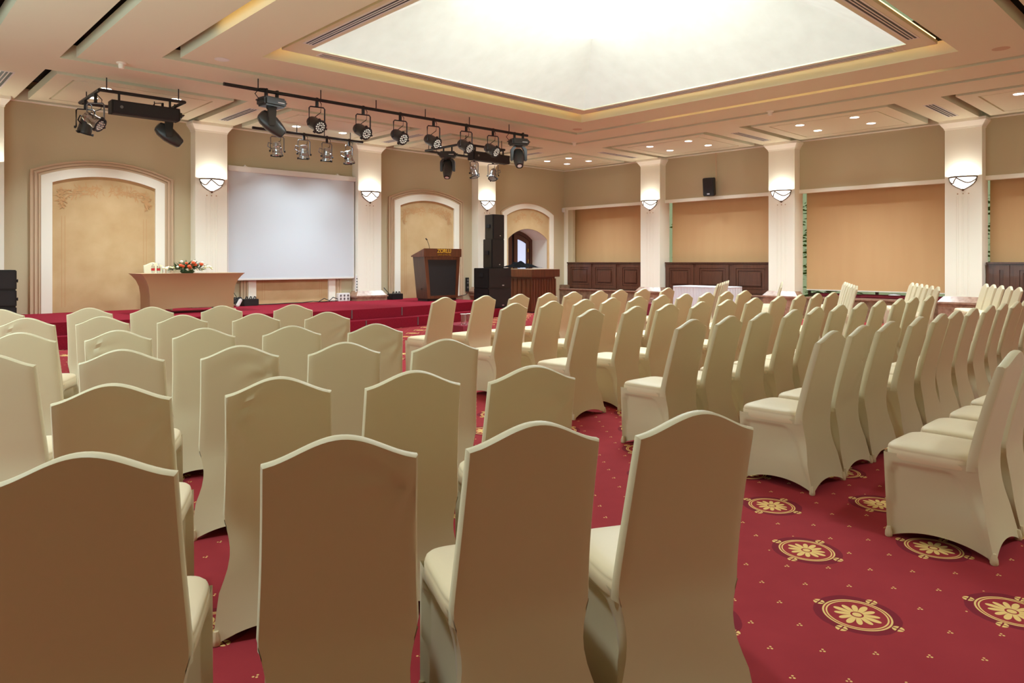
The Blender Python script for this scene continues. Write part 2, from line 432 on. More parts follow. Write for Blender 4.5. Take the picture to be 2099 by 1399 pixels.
CX = [3.60, 7.52, 11.43, 15.40]
tx = ['beside the tall loudspeaker stack', 'on the column to the screen\'s window side', 'on the column between flower table and screen', 'on the column at the far end of the stage']
for i, c in enumerate(CX):
    column('column_%d' % (i + 1), (-c, 0, 0), 0, 0.41, 'lit opal half bowl wall lamp ' + tx[i], 'on the stage wall')
tx = ['on the first window column from the corner', 'on the window column right of the hanging loudspeaker', 'on the window column right of the long blind', None]
for i, c in enumerate(CX):
    column('column_%d' % (i + 5), (0, -c, 0), -PI / 2, 0.0, 'lit opal half bowl wall lamp ' + tx[i] if tx[i] else None, 'on the window wall')
    if not tx[i]: point((-0.40, -c, 3.10), P_SCONCE, C_SCONCE, 0.04)

# --- arched plaster niches on the stage wall
def arch_band(m, cx, o, i, z0, y0, y1, n=24):
    A = [(cx - o[0], z0)] + arc_pts(cx, *o, n) + [(cx + o[0], z0)]
    B = [(cx - i[0], z0)] + arc_pts(cx, *i, n) + [(cx + i[0], z0)]
    for k in range(len(A) - 1):
        q = [A[k], A[k + 1], B[k + 1], B[k]]
        m.add([(x, y0, z) for x, z in q] + [(x, y1, z) for x, z in q], [(0, 1, 2, 3), (4, 7, 6, 5), (0, 4, 5, 1), (3, 2, 6, 7)])
    return m

def leaf(m, x, z, a, ln, y, bend):
    w = ln * 0.10; pts = []
    for s_ in (0, 0.35, 0.7, 1.0):
        aa = a + bend * s_; pts.append((x + ln * s_ * math.cos(aa), z + ln * s_ * math.sin(aa), w * math.sin(PI * (0.12 + 0.88 * (1 - abs(2 * s_ - 0.9)) if s_ < 1 else 0)) if s_ < 1 else 0.002, aa))
    vs = []
    for px, pz, ww, aa in pts:
        vs += [(px - ww * math.sin(aa), y, pz + ww * math.cos(aa)), (px + ww * math.sin(aa), y, pz - ww * math.cos(aa))]
    m.add(vs, [(0, 1, 3, 2), (2, 3, 5, 4), (4, 5, 7, 6)])

def niche(name, cx, z0, label, ornament=True, opening=None):
    root = sroot(name, label)
    if not opening:
        for o, i, y in (((1.255, 3.085, 3.355), (1.215, 3.065, 3.32), -0.055), ((1.215, 3.065, 3.32), (1.185, 3.05, 3.30), -0.03),
                        ((1.185, 3.05, 3.30), (1.145, 3.03, 3.265), -0.05), ((1.145, 3.03, 3.265), (1.12, 3.015, 3.245), -0.025), ((1.12, 3.015, 3.245), (1.085, 2.99, 3.21), -0.045)):
            arch_band(MB(), cx, o, i, z0, y, 0).build('molding', M['mold'], root)
        arch_band(MB(), cx, (1.085, 2.99, 3.21), (0.905, 2.875, 3.04), z0, -0.06, 0).build('cream_band', M['cream'], root)
        P = [(cx - 0.905, z0)] + arc_pts(cx, 0.905, 2.875, 3.04) + [(cx + 0.905, z0)]
        MB().prism(P, -0.012, 0.0, RX).build('plaster_panel', M['plaster'], root)
        hw, zs, za = 0.905, 2.875, 3.04
    else:
        arch_band(MB(), cx, (1.16, 2.90, 3.22), (1.12, 2.87, 3.18), z0, -0.03, 0).build('molding', M['mold'], root)
        arch_band(MB(), cx, (1.12, 2.87, 3.18), (0.935, 2.79, 3.03), z0, -0.05, 0).build('cream_band', M['cream'], root)
        arch_band(MB(), cx, (0.935, 2.79, 3.03), opening, z0, -0.012, 0).build('plaster_panel', M['plaster'], root)
        hw, zs, za = 0.935, 2.79, 3.03
    m = MB()
    for sd in (-1, 1):
        for k in range(70 if ornament else 34):
            s_ = k / (70 if ornament else 34)
            if ornament:                    # from the crown along the arch, then down the side
                if s_ < 0.72: x = 0.05 + (hw - 0.2) * s_ / 0.72; z = za - 0.26 - (za - zs) * (x / hw) ** 2
                else: x = hw - 0.15; z = zs - 0.16 - 0.75 * (s_ - 0.72)
            else: x = 0.05 + 0.55 * s_; z = za - 0.22 - 0.18 * s_ * s_
            for q in range(2):
                a = random.uniform(-1.3, 1.3) + (0 if s_ < 0.72 else -PI / 2)
                lx, lz, ln = x + random.uniform(-.03, .03), z + random.uniform(-.07, .07), random.uniform(0.06, 0.12)
                if abs(lx) + abs(ln * math.cos(a)) > hw - 0.02: continue
                leaf(m, cx + sd * lx, lz, a if sd > 0 else PI - a, ln, -0.0130 - 0.00003 * (4 * k + 2 * q + (sd > 0)), random.uniform(-0.9, 0.9) * sd)
    stuff(m.build('painted_garland', M['paint_leaf'], root))
    if ornament:
        for sd in (-1, 1):
            for q in (0.0, 0.055):
                x = cx + sd * (hw - 0.16 - q)
                MB().box(x - 0.004, x + 0.004, -0.0135, -0.012, z0 + 0.1, 2.25).build('painted_line', M['paint_leaf'], root)
    return root

niche('trim_1', -13.385, 0.41, 'tall arched plaster niche behind the flower table')
niche('trim_2', -9.45, 0.41, 'arched plaster niche mostly hidden by the white screen')
niche('trim_3', -5.54, 0.41, 'arched plaster niche behind the wooden lectern')
niche('trim_4', -1.66, 0.0, 'arched surround above the corner doorway', False, (0.85, 2.09, 2.40))
# doorway reveal and the door at its end
rev = sroot('trim_5', 'deep cream reveal of the corner doorway')
pr = [(DOOR[0] - 0.842, 0)] + arc_pts(DOOR[0], 0.842, 2.085, 2.392) + [(DOOR[0] + 0.842, 0)]
MB().loft([[(x, 0.0, z) for x, z in pr], [(x, 0.72, z) for x, z in pr]], False, closed=False).build('reveal', M['cream'], rev, smooth=True)
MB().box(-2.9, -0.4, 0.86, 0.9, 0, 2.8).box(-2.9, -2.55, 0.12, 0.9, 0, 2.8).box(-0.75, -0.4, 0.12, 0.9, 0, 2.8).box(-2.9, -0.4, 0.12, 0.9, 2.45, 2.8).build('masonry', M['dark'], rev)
door = sroot('door_1', 'dark walnut arched double door with frosted panes')
fr = MB(); arch_band(fr, DOOR[0], (0.85, 2.09, 2.40), (0.74, 2.03, 2.28), 0, 0.66, 0.76); fr.build('door_frame', M['wood'], door)
for sd, nm in ((-1, 'leaf'), (1, 'leaf')):
    lf = MB(); xc = DOOR[0] + sd * 0.38
    top = lambda x: 2.28 - 0.25 * (abs(x - DOOR[0]) / 0.74) ** 2
    def quad(xa, xb, za, zb):               # an upright strip whose top follows the arch
        n = 6
        for k in range(n):
            u, v = xa + (xb - xa) * k / n, xa + (xb - xa) * (k + 1) / n
            zt = (lambda q: top(q)) if zb is None else (lambda q: zb)
            za_ = (lambda q: top(q) - 0.16) if za is None else (lambda q: za)
            p = [(u, za_(u)), (v, za_(v)), (v, zt(v)), (u, zt(u))]
            lf.add([(x, 0.68, z) for x, z in p] + [(x, 0.73, z) for x, z in p], [(0, 1, 2, 3), (4, 7, 6, 5), (0, 4, 5, 1), (2, 6, 7, 3), (0, 3, 7, 4), (1, 5, 6, 2)])
    xa, xb = (xc - 0.35, xc + 0.34) if sd < 0 else (xc - 0.33, xc + 0.35)
    quad(xa, xa + 0.15, 0, None); quad(xb - 0.15, xb, 0, None); quad(xa + 0.15, xb - 0.15, None, None); quad(xa + 0.15, xb - 0.15, 0, 0.95)
    o = lf.build('door_leaf', M['wood'], door)
    n = 6; pp = [(xa + 0.15 + (xb - xa - 0.3) * k / n) for k in range(n + 1)]
    pv = [(xa + 0.15, 0.95)] + [(x, top(x) - 0.16) for x in pp] + [(xb - 0.15, 0.95)]
    MB().prism(pv, 0.70, 0.715, RX).build('pane', M['daypane'], o)
    if sd > 0:
        for z in (1.75, 1.40): MB().box(xb - 0.10, xb - 0.05, 0.655, 0.68, z - 0.06, z + 0.06).build('hinge_plate', M['brass'], o, bevel=0.01)
    MB().tube([(xa + 0.05 if sd > 0 else xb - 0.05, 0.63, 1.0), (xa + 0.05 if sd > 0 else xb - 0.05, 0.63, 1.2)], 0.012, 8).build('door_handle', M['brass'], o, smooth=True)

# --- window bays: marble ledge, wood panelling, glass, blind
led = sroot('trim_6', 'brown marble base under the window bays')
for k, (a, b) in enumerate([(0.0, -3.16), (-4.04, -7.08), (-7.96, -10.99), (-11.87, -14.95)]):
    MB().box(-0.22, 0.30, b, a, 0, 0.49).build('marble_slab', M['marble'], led)
    MB().box(-0.25, 0.60, b, a, 0.49, 0.525).build('marble_ledge', M['marble_r'], led, bevel=0.008)
MB().box(-0.23, -0.05, -0.30, -0.0, 0.525, 0.64).build('marble_block', M['marble'], led, bevel=0.01)

def wainscot(name, ya, yb, edges, label):
    """dark panelling between ya and yb (ya nearer the stage); edges = door edges along the bay"""
    root = sroot(name, label)
    MB().box(-0.03, 0.05, yb, ya, 0.525, 1.34).build('carcass', M['wood'], root)
    MB().box(-0.075, 0.10, yb, ya, 1.33, 1.37).build('cap_rail', M['wood'], root, bevel=0.008)
    for (e0, e1) in edges:
        yA, yB = e0 - 0.015, e1 + 0.015
        m = MB()
        def frame(y0, y1, z0, z1, w, x0, x1):
            m.box(x0, x1, y0, y0 + w, z0, z1); m.box(x0, x1, y1 - w, y1, z0, z1)
            m.box(x0, x1, y0 + w, y1 - w, z0, z0 + w); m.box(x0, x1, y0 + w, y1 - w, z1 - w, z1)
        frame(yB, yA, 0.56, 1.31, 0.10, -0.055, -0.03)
        d = m.build('cabinet_door', M['wood'], root)
        if yA - yB < 0.5: continue
        m = MB(); frame(yB + 0.11, yA - 0.11, 0.67, 1.20, 0.045, -0.046, -0.03)
        m.build('inner_frame', M['wood'], d)
        MB().box(-0.058, -0.032, yB + 0.19, yA - 0.19, 0.75, 1.12).build('raised_panel', M['wood'], d, bevel=0.012)
    return root
wainscot('trim_7', -0.18, -3.2, [(-0.22, -1.22), (-1.26, -2.2), (-2.32, -3.15)], 'dark walnut panelling in the bay nearest the stage')
wainscot('trim_8', -3.95, -7.12, [(-3.98, -4.9), (-4.96, -5.97), (-6.05, -7.08)], 'dark walnut panelling behind the white table')
wainscot('trim_9', -11.78, -15.0, [(-11.9, -12.2), (-12.24, -13.4), (-13.44, -14.6)], 'dark walnut panelling at the right edge of the photo')

BL = [(-0.22, -3.40, 1.25), (-3.965, -7.30, 1.25), (-7.895, -11.2, 0.70), (-11.775, -15.1, 1.25)]
bl_lab = ['apricot roller blind in the window bay nearest the stage', 'apricot roller blind in the bay with the hanging loudspeaker',
          'long apricot roller blind reaching down almost to the marble ledge', 'apricot roller blind in the last window bay, cut by the photo edge']
for k, ((a, b, zb), (wa, wb)) in enumerate(zip(BL, BAYS)):
    w = sroot('window_%d' % (k + 1), 'dark framed window behind an apricot blind')
    MB().box(0.50, 0.56, wb, wa, 0.53, 0.60).box(0.50, 0.56, wb, wa, 3.02, 3.36).box(0.50, 0.56, wa - 0.05, wa, 0.60, 3.02).box(0.50, 0.56, wb, wb + 0.06, 0.60, 3.02) \
        .box(0.50, 0.56, (wa + wb) / 2 - 0.03, (wa + wb) / 2 + 0.03, 0.60, 3.02).box(0.50, 0.56, wb, wa, 1.95, 2.0).build('window_frame', M['wood'], w)
    MB().box(0.52, 0.525, wb + 0.05, wa - 0.05, 0.60, 3.02).build('glass_pane', M['glass'], w)
    t = thing('roller_blind', bl_lab[k], 'blind', (0.30, 0, 0), 0, 'apricot blinds in the window bays')
    MB().box(-0.003, 0.003, b, a, zb, 3.27).build('fabric', M['blind'], t)
    MB().lathe([(0.035, b), (0.035, a)], 12, Matrix.Translation((0, 0, 3.29)) @ Matrix(((1, 0, 0, 0), (0, 0, 1, 0), (0, 1, 0, 0), (0, 0, 0, 1)))).build('roller', M['blind'], t, smooth=True)
    MB().box(-0.012, 0.012, b, a, zb - 0.025, zb).build('bottom_bar', M['whitem'], t, bevel=0.004)
    m = MB(); rnd = random.Random(k)
    for q in range(260):
        x, y, z = rnd.uniform(0.8, 1.1), wa + rnd.uniform(-0.5, 0.35), rnd.uniform(0.06, 2.9)
        mx = Matrix.Translation((x, y, z)) @ Matrix.Rotation(rnd.uniform(0, 6), 4, 'Z') @ Matrix.Rotation(rnd.uniform(-1, 1), 4, 'X')
        s_ = rnd.uniform(0.08, 0.16)
        if q < 4: mx = Matrix.Translation((x, y, 0.02 + 0.12 * q))
        m.add([(-s_, 0, 0), (0, 0.04, 0.02), (s_, 0, 0), (0, -0.04, 0.02)], [(0, 1, 2, 3)], mx)
    stuff(tag(m.build('foliage', M['bush']), 'green leaves outside, glimpsed past the blind edge in bay %d' % (k + 1), 'foliage'))
cu = thing('bench_cushion', 'dark red cushion on the ledge below the long blind', 'cushion', (0.48, -9.5, 0.525))
MB().box(-0.15, 0.2, -1.45, 1.45, 0, 0.08).build('pad', M['burgcloth'], cu, bevel=0.03)
for q, (y, w) in enumerate(((-9.1, 0.22), (-9.9, 0.28), (-10.3, 0.2))):
    MB().lathe([(0.9, 0), (1.0, 0.3), (0.7, 0.8), (0.2, 1.0)], 10, Matrix.Translation((0.37, y, 0.605)) @ Matrix.Diagonal((0.07, w / 2, 0.05, 1))).build('crumpled_cloth', M['whitecloth'] if q else M['leaf2'], None, smooth=True)
for o, lb in zip([o for o in COL.objects if o.name.startswith('crumpled_cloth')], ['grey green rumpled cloth', 'white rumpled cloth, larger', 'white rumpled cloth, smaller']):
    tag(o, lb + ' on the cushion under the long blind', 'cloth')

# ------------------------------------------------------------------ stage
front = [(-L + .004, -2.15), (-16.6, -2.3), (-14.8, -2.52), (-13.0, -2.75), (-11.5, -2.95), (-9.7, -3.12), (-8.35, -3.02), (-7.2, -2.82), (-6.1, -2.56), (-5.52, -2.45)]
stg = thing('stage', 'low burgundy carpeted stage with one step along its front', 'stage')
MB().prism([(-L + .004, -.004), *front, (-5.52, -.004)], 0.205, 0.41).build('deck', M['stagecarpet'], stg)
step = [(x, y - 0.27) for x, y in front[:-1]] + [(-5.3, -2.60), (-4.35, -2.42)]
MB().prism([(-L + .004, -.004), *step, (-4.35, -.004)], 0, 0.205).build('step', M['stagecarpet'], stg)
for x, z0 in ((-9.72, 0.205), (-8.45, 0.205), (-12.2, 0.205), (-9.55, 0.0), (-8.2, 0.0)):
    y = next(y0 + (y1 - y0) * (x - x0) / (x1 - x0) for (x0, y0), (x1, y1) in zip(front, front[1:]) if x0 <= x <= x1) - (0.27 if z0 == 0 else 0)
    MB().box(x - 0.012, x + 0.012, y - 0.012, y - 0.001, z0 + 0.03, z0 + 0.2).build('riser_clip', M['steel'], stg)

# ------------------------------------------------------------------ projection screen
t = thing('projection_screen', 'white pull down projection screen hanging from a long metal case', 'screen', (-9.45, -0.15, 0))
MB().box(-1.60, 1.60, -0.05, 0.06, 3.37, 3.49).build('case', M['whitem'], t, bevel=0.01)
MB().box(1.60, 1.625, -0.055, 0.065, 3.36, 3.50).build('end_cap', M['black'], t)
for x in (-1.2, 1.1): MB().box(x - 0.04, x + 0.04, -0.02, 0.15, 3.49, 3.505).box(x - 0.02, x + 0.02, 0.0, 0.03, 3.5, 3.53).build('bracket', M['whitem'], t)
MB().box(-1.575, 1.545, 0.0, 0.004, 1.0, 3.38).build('fabric', M['screen'], t)
MB().box(-1.58, 1.55, -0.012, 0.016, 0.965, 1.005).build('bottom_bar', M['whitem'], t, bevel=0.006)
MB().box(-1.59, -1.57, -0.004, 0.006, 1.0, 3.38).box(1.54, 1.555, -0.004, 0.006, 1.0, 3.38).build('edge_trim', M['paper'], t)
MB().tube([(-1.55, 0.0, 0.97), (-1.53, -0.03, 0.80), (-1.42, -0.05, 0.62), (-1.38, -0.08, 0.52)], 0.007, 6).build('pull_cord', M['rubber'], t, smooth=True)

# ------------------------------------------------------------------ lectern
t = thing('lectern', 'walnut lectern with black front panel and gold hotel lettering', 'lectern', (-6.26, -1.60, 0.41), 0)
w = 0.59
MB().loft([[(-0.47, -0.03, 0.06), (0.47, -0.03, 0.06), (0.47, 0.42, 0.06), (-0.47, 0.42, 0.06)], [(-0.56, 0.0, 1.09), (0.56, 0.0, 1.09), (0.56, 0.46, 1.09), (-0.56, 0.46, 1.09)]]).build('body', M['wood_g'], t)
# front frame around the recessed black panel
def lerp_front(x, z): s_ = (z - 0.06) / 1.03; return (x * (0.47 + 0.09 * s_) / 0.56, -0.03 + 0.03 * s_ - 0.02, z)
def front_quad(m, x0, x1, z0, z1, x0b=None, x1b=None, dy=0.0):
    a, b, c, d = lerp_front(x0, z0), lerp_front(x1, z0), lerp_front(x1, z1), lerp_front(x0, z1)
    f_ = [(p[0], p[1] + dy, p[2]) for p in (a, b, c, d)]; bk = [(p[0], p[1] + 0.03, p[2]) for p in (a, b, c, d)]
    m.add(f_ + bk, [(0, 1, 2, 3), (4, 7, 6, 5), (0, 4, 5, 1), (1, 5, 6, 2), (2, 6, 7, 3), (3, 7, 4, 0)])
m = MB(); front_quad(m, -0.56, -0.46, 0.06, 1.09); front_quad(m, 0.46, 0.56, 0.06, 1.09); front_quad(m, -0.46, 0.46, 0.06, 0.13); front_quad(m, -0.46, 0.46, 1.02, 1.09)
m.build('front_frame', M['wood_r'], t)
m = MB(); front_quad(m, -0.46, 0.46, 0.13, 1.02, dy=0.012); m.build('front_panel', M['grille_b'], t)
MB().add([(-w, -0.05, 1.09), (w, -0.05, 1.09), (w, 0.50, 1.09), (-w, 0.50, 1.09), (-w, -0.05, 1.30), (w, -0.05, 1.30), (w, 0.50, 1.12), (-w, 0.50, 1.12)],
         [(0, 3, 2, 1), (4, 5, 6, 7), (0, 1, 5, 4), (1, 2, 6, 5), (2, 3, 7, 6), (3, 0, 4, 7)]).build('desk_top', M['wood_r'], t, bevel=0.006)
MB().box(-0.45, 0.45, 0.0, 0.40, 0.0, 0.06).build('base', M['black'], t)
MB().lathe([(0.022, 0), (0.022, 0.012)], 12, Matrix.Translation((-0.516, 0.16, 0.30)) @ Matrix.Rotation(-PI / 2, 4, 'Y')).box(-0.525, -0.508, 0.15, 0.17, 0.28, 0.32).build('cable_port', M['black'], t)
t2 = thing('gooseneck_microphone', 'thin gooseneck microphone standing on the lectern', 'microphone', (-6.53, -1.45, 0.41 + 1.245))
MB().lathe([(0.03, 0), (0.03, 0.02), (0.01, 0.03)], 12).build('base', M['black'], t2, smooth=True)
MB().tube([(0, 0, 0.02), (-0.01, 0, 0.10), (-0.04, 0, 0.18), (-0.09, -0.01, 0.27)], 0.006, 6).build('neck', M['black'], t2, smooth=True)
MB().tube([(-0.09, -0.01, 0.27), (-0.13, -0.015, 0.30)], 0.016, 8).build('capsule', M['black'], t2, smooth=True)
def text(body, size, loc, m, parent, name, ext=0.004):
    cu = bpy.data.curves.new(name, 'FONT'); cu.body = body; cu.size = size; cu.align_x = 'CENTER'; cu.align_y = 'CENTER'; cu.extrude = ext
    if size > 0.08: cu.offset = 0.0015
    o = bpy.data.objects.new(name, cu); COL.objects.link(o)
    dg = bpy.context.evaluated_depsgraph_get()
    me = bpy.data.meshes.new_from_object(o.evaluated_get(dg)); bpy.data.objects.remove(o)
    me.materials.clear(); me.materials.append(m)
    me.transform(Matrix.Translation(loc) @ Matrix.Rotation(PI / 2, 4, 'X'))
    return put(name, me, parent)
text('ZORLU', 0.135, (0.03, -0.054, 1.235), M['gold'], t, 'gold_lettering')
text('GRAND HOTEL', 0.062, (0.03, -0.054, 1.145), M['brass'], t, 'small_lettering')

# ------------------------------------------------------------------ speakers' table with stretch cover
t = thing('draped_table', 'long table in a tight tan stretch cover on the stage', 'table', (-12.30, -1.42, 0.41))
def spandex(m, lx, ly, hz):
    N = 14; rings = []
    lev = [0.0, 0.08, 0.2, 0.35, 0.5, 0.62, 0.70, hz - 0.015, hz]
    for z in lev:
        k = z / hz; pinch = 0.115 * (1 - abs(2 * min(k, 1) ** 0.6 - 0.75)) if k < 1 else 0
        pinch = 0.12 * (1 - k ** 5)
        hx, hy = lx - pinch * 1.5, ly - pinch
        ring = []
        for (ax, ay), (bx, by) in zip([(-1, -1), (1, -1), (1, 1), (-1, 1)], [(1, -1), (1, 1), (-1, 1), (-1, -1)]):
            for i in range(N):
                s_ = i / N; x = (ax + (bx - ax) * s_); y = (ay + (by - ay) * s_)
                sag = 0.05 * math.sin(PI * s_) * math.sin(PI * min(k, 1))
                hem = (0.10 if ax != bx else 0.03) * (1 - (2 * s_ - 1) ** 4)
                zz = z + hem * (1 - k) ** 3 if k < 1 else z
                ring.append((x * hx - (sag * ax if ax == bx else 0), y * hy - (sag * ay if ay == by else 0), zz))
        rings.append(ring)
    m.loft(rings, False)
    m.f.append(tuple(len(m.v) - 4 * N + i for i in range(4 * N)))
    return m
spandex(MB(), 0.95, 0.40, 0.75).build('stretch_cover', M['spandex'], t, smooth=True, sharp=50)
for x in (-0.55, 0.55):
    for y in (-0.22, 0.22): MB().tube([(x, y, 0), (x, y, 0.7)], 0.018, 8).build('leg', M['black'], t, smooth=True)
for x in (-1, 1):
    MB().lathe([(0.03, 0), (0.034, 0.03), (0.02, 0.05)], 10).build('foot_cup', M['satin'], t, smooth=True, loc=(x * 0.78, -0.29, 0))
# flowers on it
fx, fy, fz = -12.36, -1.55, 1.16
t = thing('flower_arrangement', 'low spray of orange and ivory flowers with dark leaves on the tan table', 'flowers', (fx, fy, fz))
m = MB(); m2 = MB()
for k in range(190):
    a = random.uniform(0, 2 * PI); r = random.uniform(0.02, 0.20); ln = random.uniform(0.09, 0.16)
    el = random.uniform(-0.3, 1.3)
    mx = Matrix.Translation((r * 1.3 * math.cos(a), r * 0.8 * math.sin(a), 0.07 + random.uniform(0, 0.10) * (1 - r / 0.25))) @ rotz(a) @ Matrix.Rotation(-el, 4, 'Y')
    (m if k % 3 else m2).add([(0, 0, 0), (ln * 0.5, 0.022, 0.006), (ln, 0, -0.01), (ln * 0.5, -0.022, 0.006)], [(0, 1, 2, 3)], mx)
stuff(m.build('foliage', M['leaf'], t)); stuff(m2.build('grey_foliage', M['leaf2'], t))
MB().lathe([(0.10, 0), (0.13, 0.03), (0.10, 0.07)], 14).build('tray', M['leaf'], t, smooth=True)
def bloom(name, m_, x, y, z, r):
    MB().lathe([(r * .25, -r * .7), (r * .8, -r * .35), (r, 0.1 * r), (r * .8, r * .5), (r * .45, r * .35), (r * .5, r * .62), (r * .2, r * .75)], 9, Matrix.Translation((x, y, z)) @ Matrix.Rotation(0.7, 4, 'X')).build(name, m_, t, smooth=True)
for x, z in ((-0.17, 0.15), (-0.12, 0.13), (-0.06, 0.19), (-0.02, 0.13), (0.06, 0.20), (0.10, 0.16), (0.04, 0.15), (0.21, 0.17), (0.0, 0.1)):
    bloom('orange_rose', M['orange'], x, -0.10 - random.uniform(0, 0.06), z, random.uniform(0.028, 0.04))
for x, z in ((-0.14, 0.22), (0.24, 0.20), (0.02, 0.09), (-0.04, 0.07), (0.14, 0.07), (0.09, 0.22), (0.28, 0.15), (-0.21, 0.12)):
    bloom('ivory_rose', M['white_fl'], x, -0.10 - random.uniform(0, 0.06), z, random.uniform(0.024, 0.032))
for sd in (-1, 1):
    for k in range(9):
        s_ = k / 8; bloom('lime_orchid', M['pale_fl'] if k % 2 else M['white_fl'], sd * (0.24 + 0.22 * s_), -0.06 + random.uniform(-.05, .05), 0.05 + 0.05 * math.sin(3 * s_) + random.uniform(0, 0.05), random.uniform(0.02, 0.03))

def tumbler(loc, label, k=1.0):
    t = thing('water_glass', label, 'glass', loc, 0, 'water glasses'); t.scale = (k, k, k)
    MB().lathe([(0.001, 0), (0.028, 0), (0.034, 0.11), (0.031, 0.11), (0.026, 0.012), (0.001, 0.012)], 14, caps=False).build('tumbler', M['glass'], t, smooth=True)
    MB().lathe([(0.036, 0.11), (0.037, 0.113)], 14).build('paper_lid', M['paper'], t)
def bottle(loc, label):
    t = thing('water_bottle', label, 'bottle', loc, 0, 'small water bottles')
    MB().lathe([(0.001, 0), (0.030, 0), (0.031, 0.10), (0.028, 0.13), (0.012, 0.165), (0.012, 0.175)], 14).build('body', M['glass'], t, smooth=True)
    MB().lathe([(0.0315, 0.05), (0.032, 0.095)], 14, caps=False).build('label_band', M['red'], t, smooth=True)
    MB().lathe([(0.014, 0.172), (0.014, 0.192)], 10).build('cap', M['paper'], t)
bottle((-12.83, -1.40, 1.16), 'water bottle on the tan table, second from its left end')
bottle((-12.92, -1.38, 1.16), 'water bottle nearest the left end of the tan table')
tumbler((-12.66, -1.42, 1.16), 'water glass with paper lid beside the flowers on the tan table')
tumbler((-12.75, -1.32, 1.16), 'water glass between the bottles and the other glass on tan table')

# low tables in burgundy cloths
def low_table(loc, label, sz=0.55):
    t = thing('side_table', label, 'table', loc)
    m = MB(); n = 10; h = 0.45; rings = []
    for z, gz in ((0.0, 0.02), (0.2, 0.012), (0.40, 0.004), (0.45, 0.0)):
        ring = []
        for (ax, ay), (bx, by) in zip([(-1, -1), (1, -1), (1, 1), (-1, 1)], [(1, -1), (1, 1), (-1, 1), (-1, -1)]):
            for i in range(n):
                s_ = i / n; f_ = gz * (1 + math.sin(i * 2.4))
                ring.append((sz / 2 * (ax + (bx - ax) * s_) + (f_ * ax if ax == bx else 0), sz / 2 * (ay + (by - ay) * s_) + (f_ * ay if ay == by else 0), z))
        rings.append(ring)
    m.loft(rings, True).build('tablecloth', M['burgcloth'], t, smooth=True, sharp=50)
    return t
low_table((-10.40, -7.52, 0), 'low table under a burgundy cloth in front of the first middle row')
tumbler((-10.55, -7.66, 0.45), 'tall water glass with lid, nearest the corner of burgundy table by first middle row', 1.45)
tumbler((-10.43, -7.66, 0.45), 'tall water glass with lid behind the other on the burgundy table by first middle row', 1.45)
low_table((-3.9, -6.2, 0), 'low table under a burgundy cloth towards the white table')
bottle((-4.06, -6.12, 0.45), 'water bottle on the burgundy table towards the windows')
tumbler((-3.98, -6.3, 0.45), 'water glass on the burgundy table towards the windows')

# white skirted table
t = thing('skirted_table', 'white table with pleated skirt before the walnut panelling', 'table', (-0.95, -5.85, 0))
m = MB(); rings = []
for z in (0.0, 0.3, 0.73):
    ring = []; k = 0
    for (ax, ay), (bx, by) in zip([(-1, -1), (1, -1), (1, 1), (-1, 1)], [(1, -1), (1, 1), (-1, 1), (-1, -1)]):
        n = 24 if ax != bx else 70
        for i in range(n):
            s_ = i / n; f_ = 0.012 * math.sin(i * PI / 2 + 0.5) * (1.3 - z)
            ring.append((0.38 * (ax + (bx - ax) * s_) + (f_ * ax if ax == bx else 0), 0.77 * (ay + (by - ay) * s_) + (f_ * ay if ay == by else 0), z))
    rings.append(ring)
m.loft(rings, False).build('pleated_skirt', M['whitecloth'], t, smooth=True, sharp=80)
MB().box(-0.39, 0.39, -0.78, 0.78, 0.72, 0.752).build('top_cloth', M['whitecloth'], t, bevel=0.012)

# ------------------------------------------------------------------ loudspeakers
def cab(name, label, loc, w, d, h, badge=True, seams=(), rz=0.0, handle=False, group=None):
    """front faces -Y"""
    t = thing(name, label, 'loudspeaker', loc, rz, group)
    MB().box(-w / 2, w / 2, -d / 2 + 0.015, d / 2, 0, h).build('cabinet', M['black'], t, bevel=0.012)
    MB().box(-w / 2 + 0.02, w / 2 - 0.02, -d / 2, -d / 2 + 0.02, 0.02, h - 0.02).build('grille', M['grille_b'], t, bevel=0.006)
    for s_ in seams: MB().box(-w / 2 + 0.02, w / 2 - 0.02, -d / 2 - 0.006, -d / 2, s_ - 0.008, s_ + 0.008).build('grille_bar', M['black'], t)
    if badge: MB().box(0.06, 0.13, -d / 2 - 0.004, -d / 2, 0.06, 0.085).build('badge', M['silver'], t)
    if handle:
        MB().box(-w / 2 - 0.006, -w / 2 + 0.004, -0.09, 0.09, h * 0.55, h * 0.75).build('side_handle', M['rubber'], t, bevel=0.01)
    return t
cab('subwoofer', 'lower black subwoofer of the pair beside the stage steps', (-5.03, -2.13, 0.205), 0.80, 0.57, 0.505, seams=(), handle=True)
cab('subwoofer', 'upper black subwoofer with side handle and badge, under the speaker tower', (-5.03, -2.13, 0.71), 0.80, 0.57, 0.51, seams=(0.30,), handle=True)
def trapcab(label, loc, w, d, h):
    t = thing('loudspeaker', label, 'loudspeaker', loc)
    P = [(-w / 2, -d / 2), (w / 2, -d / 2), (w / 2 - 0.06, d / 2), (-w / 2 + 0.06, d / 2)]
    MB().prism(P, 0, h).build('cabinet', M['black'], t, bevel=0.012)
    MB().box(-w / 2 + 0.02, w / 2 - 0.02, -d / 2 - 0.012, -d / 2 + 0.01, 0.02, h - 0.02).build('grille', M['grille_b'], t, bevel=0.006)
    MB().box(0.02, 0.06, -d / 2 - 0.016, -d / 2 - 0.01, 0.08, 0.10).build('badge', M['silver'], t)
    MB().box(-w / 2 - 0.004, -w / 2 + 0.02, -0.07, 0.07, h * 0.45, h * 0.60).build('side_handle', M['rubber'], t, bevel=0.008)
trapcab('black loudspeaker standing on the subwoofers, below another', (-5.02, -2.12, 1.22), 0.44, 0.40, 0.735)
trapcab('black loudspeaker on top of the speaker tower', (-4.99, -2.12, 1.955), 0.40, 0.38, 0.63)
